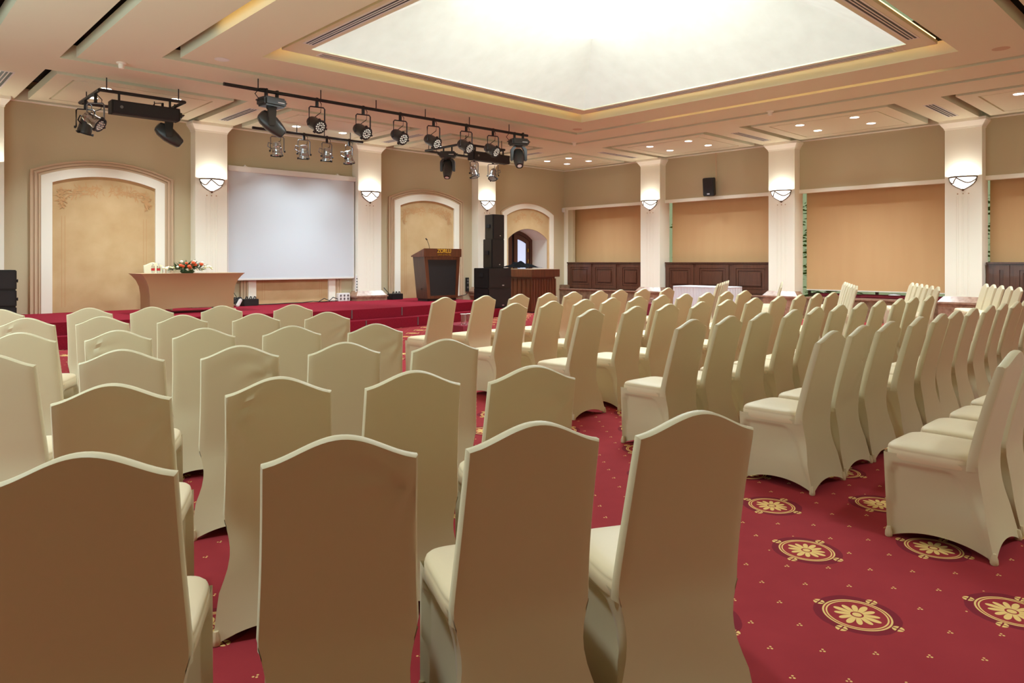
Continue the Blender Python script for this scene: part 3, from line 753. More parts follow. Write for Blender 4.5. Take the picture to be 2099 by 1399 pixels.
for k, (z, h) in enumerate(((0.41, 0.24), (0.652, 0.27), (0.924, 0.32))):
    cab('line_array_speaker', '%s black cabinet of the stack left of the plaster niche' % ('bottom', 'middle', 'top')[k], (-15.52, -1.65, z), 0.80, 0.55, h, badge=False)
    MB().lathe([(0.02, 0), (0.028, 0.02)], 8, Matrix.Rotation(PI / 2, 4, 'Y')).build('side_latch', M['rubber'], COL.objects[[o.name for o in COL.objects if o.name.startswith('line_array_speaker')][-1]], loc=(0.40, -0.22, h * 0.45))
t = thing('wall_loudspeaker', 'small black loudspeaker hung tilted on the wall above a blind', 'loudspeaker', (-0.18, -5.45, 3.40))
mx = rotz(math.radians(-72)) @ Matrix.Rotation(math.radians(9), 4, 'X')
MB().box(-0.145, 0.145, -0.12, 0.12, -0.24, 0.24, mx).build('cabinet', M['black'], t, bevel=0.015)
MB().box(-0.13, 0.13, -0.13, -0.118, -0.225, 0.225, mx).build('grille', M['grille_b'], t)
MB().box(-0.035, 0.035, -0.135, -0.128, -0.20, -0.165, mx).build('badge', M['silver'], t)
MB().box(0.08, 0.18, -0.03, 0.03, -0.03, 0.03).build('wall_bracket', M['black'], t)
tag(MB().box(-0.025, 0.0, -5.575, -5.545, 3.55, H).build('cable_conduit', M['mold']), 'thin beige cable conduit above the hanging loudspeaker', 'conduit')
t = thing('wall_sensor', 'small white sensor box in the corner at trim height', 'sensor', (-0.09, -0.02, 3.06))
MB().box(-0.05, 0.05, -0.08, 0.0, -0.07, 0.07).build('housing', M['paper'], t, bevel=0.012)
MB().box(-0.03, 0.03, -0.084, -0.08, -0.03, 0.03).build('lens', M['whitem'], t)

# ------------------------------------------------------------------ control booth and what lies on it
t = thing('control_booth', 'walnut control booth with overhanging top beside the subwoofers', 'booth', (-3.72, -2.24, 0))
MB().box(0.08, 0.98, 0.08, 1.5, 0.03, 0.98).build('body', M['wood_r'], t)
for k in range(9):
    x = 0.12 + k * 0.105; MB().box(x, x + 0.06, 0.066, 0.08, 0.10, 0.92).build('fluted_strip', M['wood_r'], t, bevel=0.005)
for k in range(8):
    y = 0.14 + k * 0.17; MB().box(0.066, 0.08, y, y + 0.10, 0.10, 0.92).build('fluted_strip', M['wood_r'], t, bevel=0.005)
MB().box(-0.02, 1.08, -0.02, 1.55, 0.965, 1.175).build('top_fascia', M['wood_r'], t, bevel=0.006)
MB().box(0.10, 0.95, 0.10, 1.45, 0, 0.04).build('toe_base', M['black'], t)
MB().box(0.0, 1.06, 0.0, 1.53, 1.175, 1.185).build('worktop', M['mold'], t)
m = MB(); n = 16
hv = lambda i, j: 0.012 + 0.15 * math.exp(-((i / n - 0.42) ** 2) * 9 - ((j / n - 0.5) ** 2) * 6) * (1 + 0.35 * math.sin(i * 1.1 + j * 0.7) + 0.2 * math.cos(j * 1.5 - i * 0.6)) + 0.09 * math.exp(-((i / n - 0.85) ** 2) * 40 - ((j / n - 0.5) ** 2) * 9)
m.add([(-0.5 + 1.0 * i / n, -0.45 + 0.9 * j / n + 0.03 * math.sin(i), hv(i, j)) for i in range(n + 1) for j in range(n + 1)], [(i * (n + 1) + j, (i + 1) * (n + 1) + j, (i + 1) * (n + 1) + j + 1, i * (n + 1) + j + 1) for i in range(n) for j in range(n)])
m.add([(-0.5 + 1.0 * i / n, -0.45 + 0.9 * j / n + 0.03 * math.sin(i), 0) for i in range(n + 1) for j in (0, n)], [])
tag(m.build('dust_cover', M['charcoal'], None, smooth=True, loc=(-3.18, -1.25, 1.187)), 'rumpled charcoal cloth heaped on the control booth', 'cloth')

# ------------------------------------------------------------------ small kit on the stage
def stagebox(loc, label):
    t = thing('stage_box', label, 'stage box', loc, 0, 'cable boxes at the foot of the stage wall')
    MB().box(-0.17, 0.17, -0.12, 0.12, 0, 0.15).build('case', M['black'], t, bevel=0.01)
    for x in (-0.09, 0.0, 0.09):
        MB().tube([(x, -0.02, 0.15), (x + 0.02, -0.02, 0.20), (x + 0.05, -0.01, 0.19), (x + 0.06, 0.0, 0.15)], 0.012, 6).build('plug_lead', M['rubber'], t, smooth=True)
stagebox((-10.62, -0.30, 0.41), 'black cable box beside the flower table end of the screen')
stagebox((-6.78, -0.30, 0.41), 'black cable box between column plinth and niche by the lectern')
t = thing('cable_bundle', 'tangle of dark cable with a white cloth below the screen', 'cable', (-10.99, -0.36, 0.41))
m = MB()
for k in range(5):
    m.tube([(0.10 * math.cos(a) + 0.02 * k, 0.06 * math.sin(a), 0.06 + 0.025 * k + 0.03 * math.sin(2 * a)) for a in [2 * PI * q / 18 for q in range(19)]], 0.014, 6)
m.build('coiled_cable', M['rubber'], t, smooth=True)
MB().box(-0.02, 0.05, -0.17, -0.10, 0.01, 0.20, Matrix.Rotation(0.5, 4, 'Y')).build('white_wrap', M['paper'], t, bevel=0.02)
t = thing('socket_panel', 'white multi socket box standing at the plinth under the screen', 'socket', (-8.17, -0.10, 0.41))
MB().box(-0.16, 0.16, -0.06, 0.06, 0, 0.20).build('case', M['paper'], t, bevel=0.01)
for x in (-0.10, 0.0, 0.10):
    for z in (0.06, 0.14): MB().lathe([(0.026, 0), (0.026, 0.006)], 10, Matrix.Translation((x, -0.06, z)) @ Matrix.Rotation(PI / 2, 4, 'X')).build('socket', M['steel'], t)
t = thing('power_strip', 'white power strip mounted upright on the column beside the screen', 'power strip', (-7.875, -0.22, 0.62))
MB().box(-0.02, 0.02, -0.03, 0.03, 0, 0.42).build('body', M['paper'], t, bevel=0.006)
for z in (0.06, 0.13, 0.20, 0.27, 0.34): MB().lathe([(0.016, 0), (0.016, 0.005)], 8, Matrix.Translation((0.0, -0.03, z)) @ Matrix.Rotation(PI / 2, 4, 'X')).build('socket', M['black'], t)
t = thing('patch_panel', 'narrow black patch panel on the wall beside the subwoofers', 'panel', (-4.13, -0.025, 0.53))
MB().box(-0.055, 0.055, -0.02, 0.025, 0, 0.40).build('plate', M['black'], t, bevel=0.006)
for z in (0.33, 0.25, 0.12): MB().box(-0.03, 0.03, -0.027, -0.02, z - 0.025, z + 0.025).build('connector', M['steel'], t)
def floor_cable(pts, label): tag(MB().tube(pts, 0.010, 6).build('cable', M['rubber'], None, smooth=True), label, 'cable')
floor_cable([(-10.4, -0.25, 0.42), (-10.0, -0.30, 0.42), (-9.7, -0.16, 0.42), (-9.3, -0.2, 0.42), (-9.0, -0.14, 0.44), (-8.8, -0.2, 0.42), (-8.35, -0.16, 0.43)], 'black cable lying along the wall below the screen')
floor_cable([(-8.9, -0.2, 0.42), (-8.75, -0.22, 0.50), (-8.6, -0.2, 0.44), (-8.5, -0.2, 0.52), (-8.36, -0.17, 0.47)], 'looped black cable running into the white socket box')
floor_cable([(-7.12, -0.30, 0.72), (-7.05, -0.42, 0.58), (-6.98, -0.42, 0.46), (-6.92, -0.38, 0.43)], 'dark cable hanging from the column to the cable box near lectern')
floor_cable([(-4.12, -0.06, 0.55), (-4.3, -0.18, 0.45), (-4.6, -0.22, 0.42), (-5.0, -0.2, 0.42), (-5.2, -0.3, 0.42)], 'dark cable trailing from the patch panel over the stage')

# ------------------------------------------------------------------ stage lighting
def place(mx, verts): return [tuple(mx @ Vector(v)) for v in verts]
def hanger(t, z_top, z_bot, m_=None):
    MB().box(-0.022, 0.022, -0.022, 0.022, z_bot, z_top + 0.035).build('clamp', M['black'], t, bevel=0.004)
def aim(d):
    d = Vector(d).normalized(); return d.to_track_quat('Z', 'Y').to_matrix().to_4x4()
def par_can(label, x, y, z, d, led, yaw, silver=False, group=None):
    """z is the bar's height; the can points along d"""
    t = thing('par_light', label, 'stage light', (x, y, z), 0, group)
    body = M['silver'] if silver else M['housing']
    hanger(t, 0.0, -0.12)
    ry = rotz(yaw); zc = -0.43
    w = 0.135
    MB().tube([tuple(ry @ Vector(p)) for p in ((-w, 0, zc), (-w, 0, -0.15), (-w + .02, 0, -0.125), (w - .02, 0, -0.125), (w, 0, -0.15), (w, 0, zc))], 0.012, 6).build('yoke', M['black'] if not silver else M['steel'], t)
    mx = Matrix.Translation((0, 0, zc)) @ aim(d)
    MB().lathe([(0.03, -0.20), (0.085, -0.19), (0.105, -0.13), (0.105, 0.02), (0.11, 0.03), (0.11, 0.09)] if not silver else
               [(0.03, -0.20), (0.075, -0.19), (0.09, -0.13), (0.085, -0.125), (0.085, -0.08), (0.098, -0.07), (0.098, 0.0), (0.105, 0.01), (0.105, 0.05), (0.115, 0.06), (0.115, 0.10)], 18, mx, caps=True).build('can', body, t, smooth=True)
    MB().lathe([(0.118, 0.085), (0.122, 0.09), (0.122, 0.105), (0.10, 0.105)], 18, mx, caps=False).build('front_ring', M['black'], t, smooth=True)
    MB().lathe([(0.001, 0.10), (0.10, 0.10)], 18, mx, caps=False).build('face_plate', M['black'] if led else M['lens'], t)
    for k in range(3):
        a = 2 * PI * k / 3 + 0.4; MB().box(-0.015, 0.015, 0.118, 0.145, 0.07, 0.11, mx @ rotz(a)).build('filter_clip', M['black'], t)
    for sd in (-1, 1): MB().lathe([(0.022, 0), (0.022, 0.03)], 8, Matrix.Translation((0, 0, zc)) @ ry @ Matrix.Translation((sd * w, 0, 0)) @ Matrix.Rotation(sd * PI / 2, 4, 'Y')).build('tilt_knob', M['black'], t)
    MB().tube([tuple(mx @ Vector(p)) for p in ((0.10, 0.0, -0.16), (0.17, 0.0, -0.18), (0.19, 0.0, -0.10), (0.11, 0.0, -0.05))], 0.012, 5).build('rear_handle', M['black'] if not silver else M['steel'], t)
    MB().tube([(0.02, 0.02, 0.03), (0.10, 0.03, -0.05), (0.09, 0.04, -0.2), tuple(mx @ Vector((0, 0.02, -0.19)))], 0.007, 5).build('power_lead', M['rubber'], t, smooth=True)
    if led:
        m = MB()
        for n, r in ((6, 0.038), (12, 0.075)):
            for k in range(n):
                a = 2 * PI * k / n
                m.lathe([(0.015, 0.0), (0.013, 0.008), (0.004, 0.012)], 7, mx @ Matrix.Translation((r * math.cos(a), r * math.sin(a), 0.10)))
        stuff(m.build('led_lenses', M['lens'], t))
    return t

def moving_head(label, x, y, z, yaw, pan, tilt, group='moving heads', drop=0.13):
    pan = rotz(math.radians(pan) - yaw); tilt = math.radians(tilt)
    t = thing('moving_head_light', label, 'stage light', (x, y, z), yaw, group)
    for sx in (-0.10, 0.10): MB().box(sx - 0.018, sx + 0.018, -0.03, 0.03, -drop, 0.04).build('clamp', M['black'], t, bevel=0.004)
    b = -drop
    MB().box(-0.20, 0.20, -0.14, 0.14, b - 0.15, b).build('base', M['housing'], t, bevel=0.03)
    MB().box(0.03, 0.15, -0.143, -0.139, b - 0.09, b - 0.075).build('badge', M['paper'], t)
    for sx in (-1, 1): MB().tube([(sx * 0.20, -0.07, b - 0.06), (sx * 0.235, -0.07, b - 0.06), (sx * 0.235, 0.07, b - 0.06), (sx * 0.20, 0.07, b - 0.06)], 0.012, 6).build('carry_handle', M['black'], t)
    MB().lathe([(0.08, b - 0.18), (0.09, b - 0.15)], 16).build('pan_disc', M['black'], t, smooth=True)
    for sx in (-1, 1):
        MB().loft([[(sx * 0.05, -0.06, b - 0.17), (sx * 0.05, 0.06, b - 0.17), (sx * 0.13, 0.06, b - 0.17), (sx * 0.13, -0.06, b - 0.17)],
                   [(sx * 0.115, -0.07, b - 0.26), (sx * 0.115, 0.07, b - 0.26), (sx * 0.18, 0.07, b - 0.24), (sx * 0.18, -0.07, b - 0.24)],
                   [(sx * 0.125, -0.05, b - 0.48), (sx * 0.125, 0.05, b - 0.48), (sx * 0.18, 0.05, b - 0.48), (sx * 0.18, -0.05, b - 0.48)]], True, pan).build('yoke_arm', M['housing'], t, bevel=0.012)
    mx = pan @ Matrix.Translation((0, 0, b - 0.42)) @ Matrix.Rotation(tilt, 4, 'X')
    rings = []
    for zz, rx, ry in ((-0.24, 0.045, 0.05), (-0.22, 0.085, 0.09), (-0.14, 0.11, 0.125), (0.0, 0.115, 0.135), (0.12, 0.105, 0.115), (0.22, 0.085, 0.09), (0.24, 0.075, 0.08)):
        rings.append([(rx * math.copysign(abs(math.cos(a)) ** 0.7, math.cos(a)), ry * math.copysign(abs(math.sin(a)) ** 0.7, math.sin(a)), zz) for a in [2 * PI * k / 20 for k in range(20)]])
    MB().loft(rings, True, mx).build('head', M['housing'], t, smooth=True)
    MB().lathe([(0.065, 0.236), (0.065, 0.25), (0.05, 0.25), (0.05, 0.235), (0.001, 0.235)], 16, mx, caps=False).build('lens_ring', M['black'], t, smooth=True)
    MB().lathe([(0.001, 0.243), (0.05, 0.243)], 16, mx, caps=False).build('lens', M['lens'], t)
    MB().tube([(-0.2, 0.05, b - 0.04), (-0.28, 0.03, b + 0.03), (-0.22, 0.0, 0.02), (-0.12, 0.0, 0.035)], 0.008, 5).build('power_lead', M['rubber'], t, smooth=True)
    return t

def bar(label, a, b, r=0.028, drops=3):
    t = thing('lighting_bar', label, 'bar', a)
    v = Vector(b) - Vector(a)
    MB().tube([(0, 0, 0), tuple(v)], r, 10).build('pipe', M['black'], t, smooth=True)
    for k in range(drops):
        p = v * ((k + 0.5) / drops)
        MB().tube([tuple(p), (p.x, p.y, H - a[2] - 0.002)], 0.009, 6).build('drop_rod', M['black'], t)
    return t
BZ = 4.15
bar('long black lighting bar carrying six lights over the front seats', (-12.84, -4.56, BZ), (-6.20, -4.58, BZ), drops=6)
moving_head('black moving head light at the left end of the long bar', -12.06, -4.56, BZ, math.radians(8), -112, -132, drop=0.10)
moving_head('black moving head light at the right end of the long bar', -6.46, -4.57, BZ, math.radians(-20), -36, 140, drop=0.10)
nth = ['first', 'second', 'third', 'fourth', 'fifth', 'sixth', 'seventh', 'eighth', 'ninth', 'tenth', 'eleventh', 'twelfth', 'thirteenth']
for k, x in enumerate((-11.25, -10.34, -9.54, -8.76, -7.93, -7.20)):
    par_can('black LED par light, %s from the left on the long bar' % nth[k], x, -4.56, BZ, (0.15 + 0.05 * (k % 2), -0.9, -0.48), True, math.radians(-10), False, 'LED pars on the long bar')
bar('short black lighting bar near the screen carrying four silver lights', (-11.0, -1.35, BZ), (-8.38, -1.35, BZ), drops=4)
for k, (x, d) in enumerate(((-10.46, (0.2, 0.25, -1)), (-9.85, (0.12, 0.2, -1)), (-9.30, (0.05, 0.2, -1)), (-8.74, (0.3, 0.2, -1)))):
    par_can('silver par light, %s from the left on the short bar' % nth[k], x, -1.35, BZ, d, False, math.radians(-20 + 15 * k), True, 'silver pars on the short bar')
def rig(label, x0, x1, y0, y1, z):
    t = thing('hanging_light_rig', label, 'light rig', (x0, y0, z))
    w, d = x1 - x0, y1 - y0
    for a, b in (((0, 0, 0), (w, 0, 0)), ((w, 0, 0), (w, d, 0)), ((w, d, 0), (0, d, 0)), ((0, d, 0), (0, 0, 0))): MB().tube([a, b], 0.028, 8).build('pipe', M['black'], t, smooth=True)
    for p in ((0.1, 0), (w - 0.1, 0), (0.1, d), (w - 0.1, d)): MB().tube([(p[0], p[1], 0), (p[0], p[1], H - z)], 0.009, 6).build('drop_rod', M['black'], t)
RZ = 4.12
rig('square black pipe frame hung over the flower table', -14.18, -12.88, -2.95, -1.66, RZ)
rig('square black pipe frame hung over the lectern', -6.68, -5.35, -2.92, -1.48, RZ)
def column_speaker(label, x0, x1, y, z0, z1):
    t = thing('line_speaker', label, 'loudspeaker', ((x0 + x1) / 2, y, z0), 0, 'long hanging loudspeakers')
    w, h = x1 - x0, z1 - z0
    P = [(-0.11, 0.02), (-0.09, 0), (0.09, 0), (0.12, 0.04), (0.12, h - 0.04), (0.09, h), (-0.09, h), (-0.11, h - 0.02)]
    MB().loft([[(-w / 2, p[0], p[1]) for p in P], [(w / 2, p[0], p[1]) for p in P]]).build('cabinet', M['grille_b'], t, bevel=0.012)
    MB().box(-w / 2 - 0.012, -w / 2 + 0.01, -0.11, 0.12, 0, h).build('end_plate', M['black'], t, bevel=0.01)
    MB().box(w / 2 - 0.01, w / 2 + 0.012, -0.11, 0.12, 0, h).build('end_plate', M['black'], t, bevel=0.01)
    MB().lathe([(0.025, 0), (0.025, 0.006)], 12, Matrix.Translation((-w / 2 + 0.13, -0.118, h * 0.5)) @ Matrix.Rotation(PI / 2, 4, 'X')).build('badge', M['steel'], t)
    for x in (-w / 2 + 0.12, w / 2 - 0.12): MB().box(x - 0.015, x + 0.015, -0.015, 0.015, h, RZ - z0 + 0.02).build('hanger', M['black'], t)
column_speaker('long black loudspeaker hung level under the frame over the flower table', -14.02, -13.0, -2.95, 3.76, 3.98)
column_speaker('long black loudspeaker hung level under the frame over the lectern', -6.42, -5.28, -2.92, 3.77, 3.98)
moving_head('black moving head light under the frame over the flower table', -12.98, -2.45, RZ, math.radians(-10), -106, -128, drop=0.09)
moving_head('black moving head light under the frame over the lectern', -6.55, -2.2, RZ, math.radians(-42), -48, 152, drop=0.09)
par_can('silver par light showing its lens ring, on the frame over the flower table', -14.18, -2.70, RZ - 0.05, (0.55, -0.5, -0.5), True, math.radians(-40), True)
par_can('dark par light behind the silver one, on the frame over the flower table', -14.18, -2.05, RZ - 0.05, (-0.2, 0.3, -1), False, math.radians(-20), False)
par_can('silver par light hung left under the frame over the lectern', -5.12, -1.5, RZ, (0.1, -0.3, -1), False, 0.0, True)
par_can('silver par light hung right under the frame over the lectern', -4.46, -1.5, RZ, (-0.45, -0.3, -1), False, math.radians(-50), True)
bar('back pipe behind the frame over the lectern', (-5.35, -1.48, RZ), (-4.2, -1.5, RZ), drops=2)

# ------------------------------------------------------------------ ceiling fittings
def downlight(x, y, label, on=True):
    t = thing('downlight', label, 'ceiling light', (x, y, H), 0, 'round recessed ceiling lights')
    MB().lathe([(0.085, 0.0), (0.105, -0.004), (0.105, 0.0)], 20, caps=False).lathe([(0.085, 0.0), (0.105, -0.004)], 20, caps=False).build('trim_ring', M['whitem'], t, smooth=True)
    MB().lathe([(0.001, -0.0015), (0.085, -0.0015)], 20, caps=False).build('lens', M['dl'] if on else M['whitem'], t)
    if on: spot((x, y, H - 0.02), P_SPOT, C_SPOT)
pos = ['nearer window, towards stage', 'nearer window, away from stage', 'farther from window, towards stage', 'farther from window, away from stage']
pos2 = ['nearer screen wall, towards windows', 'nearer screen wall, away from windows', 'farther from screen wall, towards windows', 'farther from screen wall, away from windows']
for nm, (a, b) in (('coffer above the screen', SPAN[2]), ('coffer above the lectern', SPAN[1]), ('coffer above the flower table', SPAN[3])):
    m_ = (a + b) / 2; k = 0
    for y in (-1.2, -2.1):
        for dx in (-0.57, 0.57): downlight(-m_ - dx if dx > 0 else -m_ - dx, y, 'ceiling light in the %s, %s' % (nm, pos2[k])); k += 1
k = 0
for x, y, lb in ((-1.27, -1.28, 'closest to the corner'), (-2.12, -1.27, 'along the stage wall'), (-1.26, -2.13, 'along the window wall'), (-2.1, -2.1, 'farthest from the corner')):
    downlight(x, y, 'ceiling light in the corner coffer, ' + lb)
for nm, (a, b) in (('second coffer along the windows', SPAN[1]), ('third coffer along the windows', SPAN[2]), ('fourth coffer along the windows', SPAN[3])):
    m_ = (a + b) / 2; k = 0
    for x in (-1.2, -2.1):
        for dy in (0.57, -0.57): downlight(x, -m_ + dy, 'ceiling light in the %s, %s' % (nm, pos[k])); k += 1
for x, y in ((-16.55, -1.2), (-17.65, -1.2), (-16.55, -2.1), (-17.65, -2.1)): spot((x, y, H - 0.02), P_SPOT * 0.5, C_SPOT, size=84)  # unseen bare spots added in the corner coffer to brighten the left niche
for a, b in SPAN[1:4]:                       # the same lamps along the two walls behind the camera: light only
    m_ = (a + b) / 2
    spot((-16.9, -m_, H - 0.02), P_SPOT * 2, C_SPOT, radius=0.3); spot((-m_, -16.9, H - 0.02), P_SPOT * 2, C_SPOT, radius=0.3)
downlight(-13.13, -5.25, 'unlit recessed ceiling light left of the vault', False)
def vent(label, x, y, ln, w, along, z=H, n=3):
    t = thing('air_vent', label, 'air vent', (x, y, z), 0 if along == 'x' else PI / 2, 'slotted ceiling air vents')
    MB().slab(-ln / 2, ln / 2, -w / 2, w / 2, -0.006, 0.0, [(-ln / 2 + 0.03, ln / 2 - 0.03, -w / 2 + 0.025, w / 2 - 0.025)]).build('frame', M['whitem'], t)
    MB().box(-ln / 2 + 0.03, ln / 2 - 0.03, -w / 2 + 0.025, w / 2 - 0.025, -0.002, -0.0005).build('backing', M['black'], t)
    for k in range(n - 1):
        y0 = -w / 2 + 0.025 + (w - 0.05) * (k + 1) / n; MB().box(-ln / 2 + 0.03, ln / 2 - 0.03, y0 - 0.008, y0 + 0.008, -0.007, -0.001).build('slat', M['whitem'], t)
for k, yy in enumerate((3.45, 7.4, 11.38)): vent('slotted air vent before the %s window column' % nth[k], -1.55, -yy, 1.55, 0.20, 'x')
for k, xx in enumerate((3.45, 7.4, 11.38, 15.3)): vent('slotted air vent before the %s stage column counted from the windows' % nth[k], -xx, -1.55, 1.55, 0.20, 'y')
zi = H + 0.11; mid = -(SKY[0] + SKY[1]) / 2
vent('long slotted vent on the vault rim, side nearest the stage', mid, -6.11, 5.6, 0.17, 'x', zi)
vent('long slotted vent on the vault rim, window side', -6.11, mid, 5.6, 0.17, 'y', zi)
vent('long slotted vent on the vault rim, side away from the windows', -12.39, mid, 5.6, 0.17, 'y', zi)
vent('long slotted vent on the vault rim, side above the aisle chairs', mid, -12.39, 5.6, 0.17, 'x', zi)
def sprinkler(x, y, label):
    t = thing('smoke_detector', label, 'detector', (x, y, H), 0, 'detectors on the ceiling')
    MB().lathe([(0.07, 0), (0.07, -0.012), (0.045, -0.02)], 16).build('base', M['cream'], t, smooth=True)
    MB().lathe([(0.04, -0.02), (0.045, -0.05), (0.035, -0.085), (0.02, -0.09)], 14).build('sensor', M['cream'], t, smooth=True)
sprinkler(-3.94, -9.06, 'small detector on the ceiling band along the windows')
sprinkler(-4.02, -4.02, 'small detector on the ceiling band corner near the window corner')
sprinkler(-14.15, -4.05, 'cream detector on the ceiling band above the flower table side')
def disc(x, y, label):
    t = thing('ceiling_speaker', label, 'ceiling speaker', (x, y, H), 0, 'flush round ceiling speakers')
    MB().lathe([(0.001, -0.003), (0.10, -0.003), (0.11, 0)], 18, caps=False).build('grille', M['mold'], t, smooth=True)
disc(-5.48, -13.2, 'flush round speaker in the ceiling band right of the vault')
disc(-5.25, -5.2, 'flush round speaker in the ceiling band at the vault\'s far corner')

# ------------------------------------------------------------------ banquet chairs in stretch covers
def smooth(a, b, x): x = max(0, min(1, (x - a) / (b - a))); return x * x * (3 - 2 * x)
def rear_w(z):
    k = 1 - z / 0.42
    return 0.197 - 0.022 * math.sin(PI * min(1, k * 1.7)) * (k < 0.59) + 0.027 * smooth(0.22, 1.0, k)
PROF = [(0.0, -0.236), (0.10, -0.212), (0.20, -0.190), (0.30, -0.170), (0.38, -0.160), (0.44, -0.162), (0.50, -0.172), (0.60, -0.193), (0.75, -0.230), (0.89, -0.268), (1.0, -0.300)]
def rear_y(z):
    """rear line of the cover: smooth (Catmull-Rom) curve through PROF"""
    n = len(PROF); i = max(0, min(n - 2, next((k for k in range(n - 1) if z < PROF[k + 1][0]), n - 2)))
    p = [PROF[max(0, i - 1)], PROF[i], PROF[i + 1], PROF[min(n - 1, i + 2)]]
    t = (z - p[1][0]) / (p[2][0] - p[1][0]); h = p[2][0] - p[1][0]
    m1 = (p[2][1] - p[0][1]) / max(1e-6, p[2][0] - p[0][0]) * h; m2 = (p[3][1] - p[1][1]) / max(1e-6, p[3][0] - p[1][0]) * h
    return (2 * t ** 3 - 3 * t * t + 1) * p[1][1] + (t ** 3 - 2 * t * t + t) * m1 + (-2 * t ** 3 + 3 * t * t) * p[2][1] + (t ** 3 - t * t) * m2
def hem_z(z, s_, h): return z + h * (1 - abs(2 * s_ - 1) ** 2.2) * max(0, 1 - z / 0.20) ** 1.5
def back_mesh(kind):
    nu, nv = 24, 22; m = MB()
    low = [0.0, 0.02, 0.05, 0.09, 0.13, 0.17, 0.21, 0.25, 0.29, 0.32, 0.35, 0.37, 0.385]
    def P(u, v, side):
        zt = 0.895 + 0.062 * (0.72 * 0.5 * (1 + math.cos(PI * min(1, abs(u)))) + 0.28 * (1 - u * u))
        z = 0.395 + (zt - 0.395) * v
        hw = 0.204 - 0.020 * v - 0.003 * math.sin(PI * v)
        x = u * hw; y = rear_y(z) + (0.042 + 0.006 * (1 - v) if side > 0 else 0)
        if side < 0: y += 0.004 * smooth(0.86, 1.0, abs(u)) * smooth(0, 0.15, v) + 0.004 * smooth(0.94, 1.0, v)
        if side < 0: x = u * (hw + (rear_w(0.385) - hw) * (1 - smooth(0.0, 0.10, v)))
        if kind and side < 0:                                          # folds pulled from a shoulder
            cu, cv = {1: (1.0, 0.90), 2: (-1.0, 0.88), 3: (1.0, 0.62)}[kind]
            du, dv = (u - cu) * hw, (v - cv) * 0.5
            rr = math.hypot(du, dv); a = math.atan2(dv, du)
            y -= 0.009 * math.sin(a * 11) * math.exp(-(rr / 0.15) ** 2) * smooth(0.02, 0.06, rr) * (1 - smooth(0.90, 0.99, abs(u))) * (1 - smooth(0.92, 1.0, v))
        return x, y, z
    def Q(u, z):
        s_ = (u + 1) / 2; k = 1 - z / 0.42
        return u * rear_w(z), rear_y(z) + 0.014 * math.sin(PI * s_) * smooth(0.1, 0.6, k), hem_z(z, s_, 0.055)
    W = nu + 1; nl = len(low)
    rear = [[Q(-1 + 2 * i / nu, z) for i in range(W)] for z in low] + [[P(-1 + 2 * i / nu, j / nv, -1) for i in range(W)] for j in range(nv + 1)]
    frnt = [[P(-1 + 2 * i / nu, j / nv, 1) for i in range(W)] for j in range(nv + 1)]
    def grid(g, off):
        vs = []; last = len(g) - 1
        for j, row in enumerate(g):
            for i, (x, y, z) in enumerate(row):
                if i in (0, nu) and j >= off + (2 if off else 0): x *= 1 - 0.006 / 0.2
                vs.append((x, y, z - 0.006 if j == last else z))
        m.add(vs, [(j * W + i, j * W + i + 1, (j + 1) * W + i + 1, (j + 1) * W + i) for j in range(last) for i in range(nu)])
    grid(rear, nl); n0 = len(m.v); grid(frnt, 0)
    path = [(0, j) for j in range(nv + 1)] + [(i, nv) for i in range(1, nu + 1)] + [(nu, j) for j in range(nv - 1, -1, -1)]
    base = len(m.v)
    for i, j in path:
        a, b = rear[j + nl][i], frnt[j][i]
        for q in (0.25, 0.75): m.v.append((a[0] + (b[0] - a[0]) * q, a[1] + (b[1] - a[1]) * q, a[2] + (b[2] - a[2]) * q))
    for k in range(len(path) - 1):
        (i0, j0), (i1, j1) = path[k], path[k + 1]
        r0, r1, f0, f1 = (j0 + nl) * W + i0, (j1 + nl) * W + i1, n0 + j0 * W + i0, n0 + j1 * W + i1
        a0, a1 = base + 2 * k, base + 2 * k + 2
        m.f += [(r0, r1, a1, a0), (a0, a1, a1 + 1, a0 + 1), (a0 + 1, a1 + 1, f1, f0)]
    return m.mesh('backrest', M['fabric'], True, sharp=42)
def ringpts(hx0, hx1, y0, y1, z, p=0.16, n=9):
    """rounded trapezoid: rear half width hx0 at y0, front half width hx1 at y1"""
    out = []
    for k in range(4 * n):
        a = 2 * PI * k / (4 * n) + PI / 4
        c, s_ = math.cos(a), math.sin(a); c = math.copysign(abs(c) ** (2 * p), c); s_ = math.copysign(abs(s_) ** (2 * p), s_)
        t_ = (s_ + 1) / 2
        out.append((c * (hx0 + (hx1 - hx0) * t_), y0 + (y1 - y0) * t_, z))
    return out
def seat_mesh():
    m = MB(); rings = []
    for z, s_ in ((0.392, 0.985), (0.405, 1.0), (0.434, 1.0), (0.438, 0.986), (0.442, 0.992), (0.452, 0.975), (0.461, 0.93), (0.469, 0.80), (0.474, 0.55), (0.476, 0.25)):
        cy = 0.054; hy = 0.198 * s_
        rings.append(ringpts(0.200 * s_, 0.206 * s_, cy - hy, cy + hy, z))
    m.loft(rings, True)
    return m.mesh('seat', M['fabric_pale'], True, sharp=60)
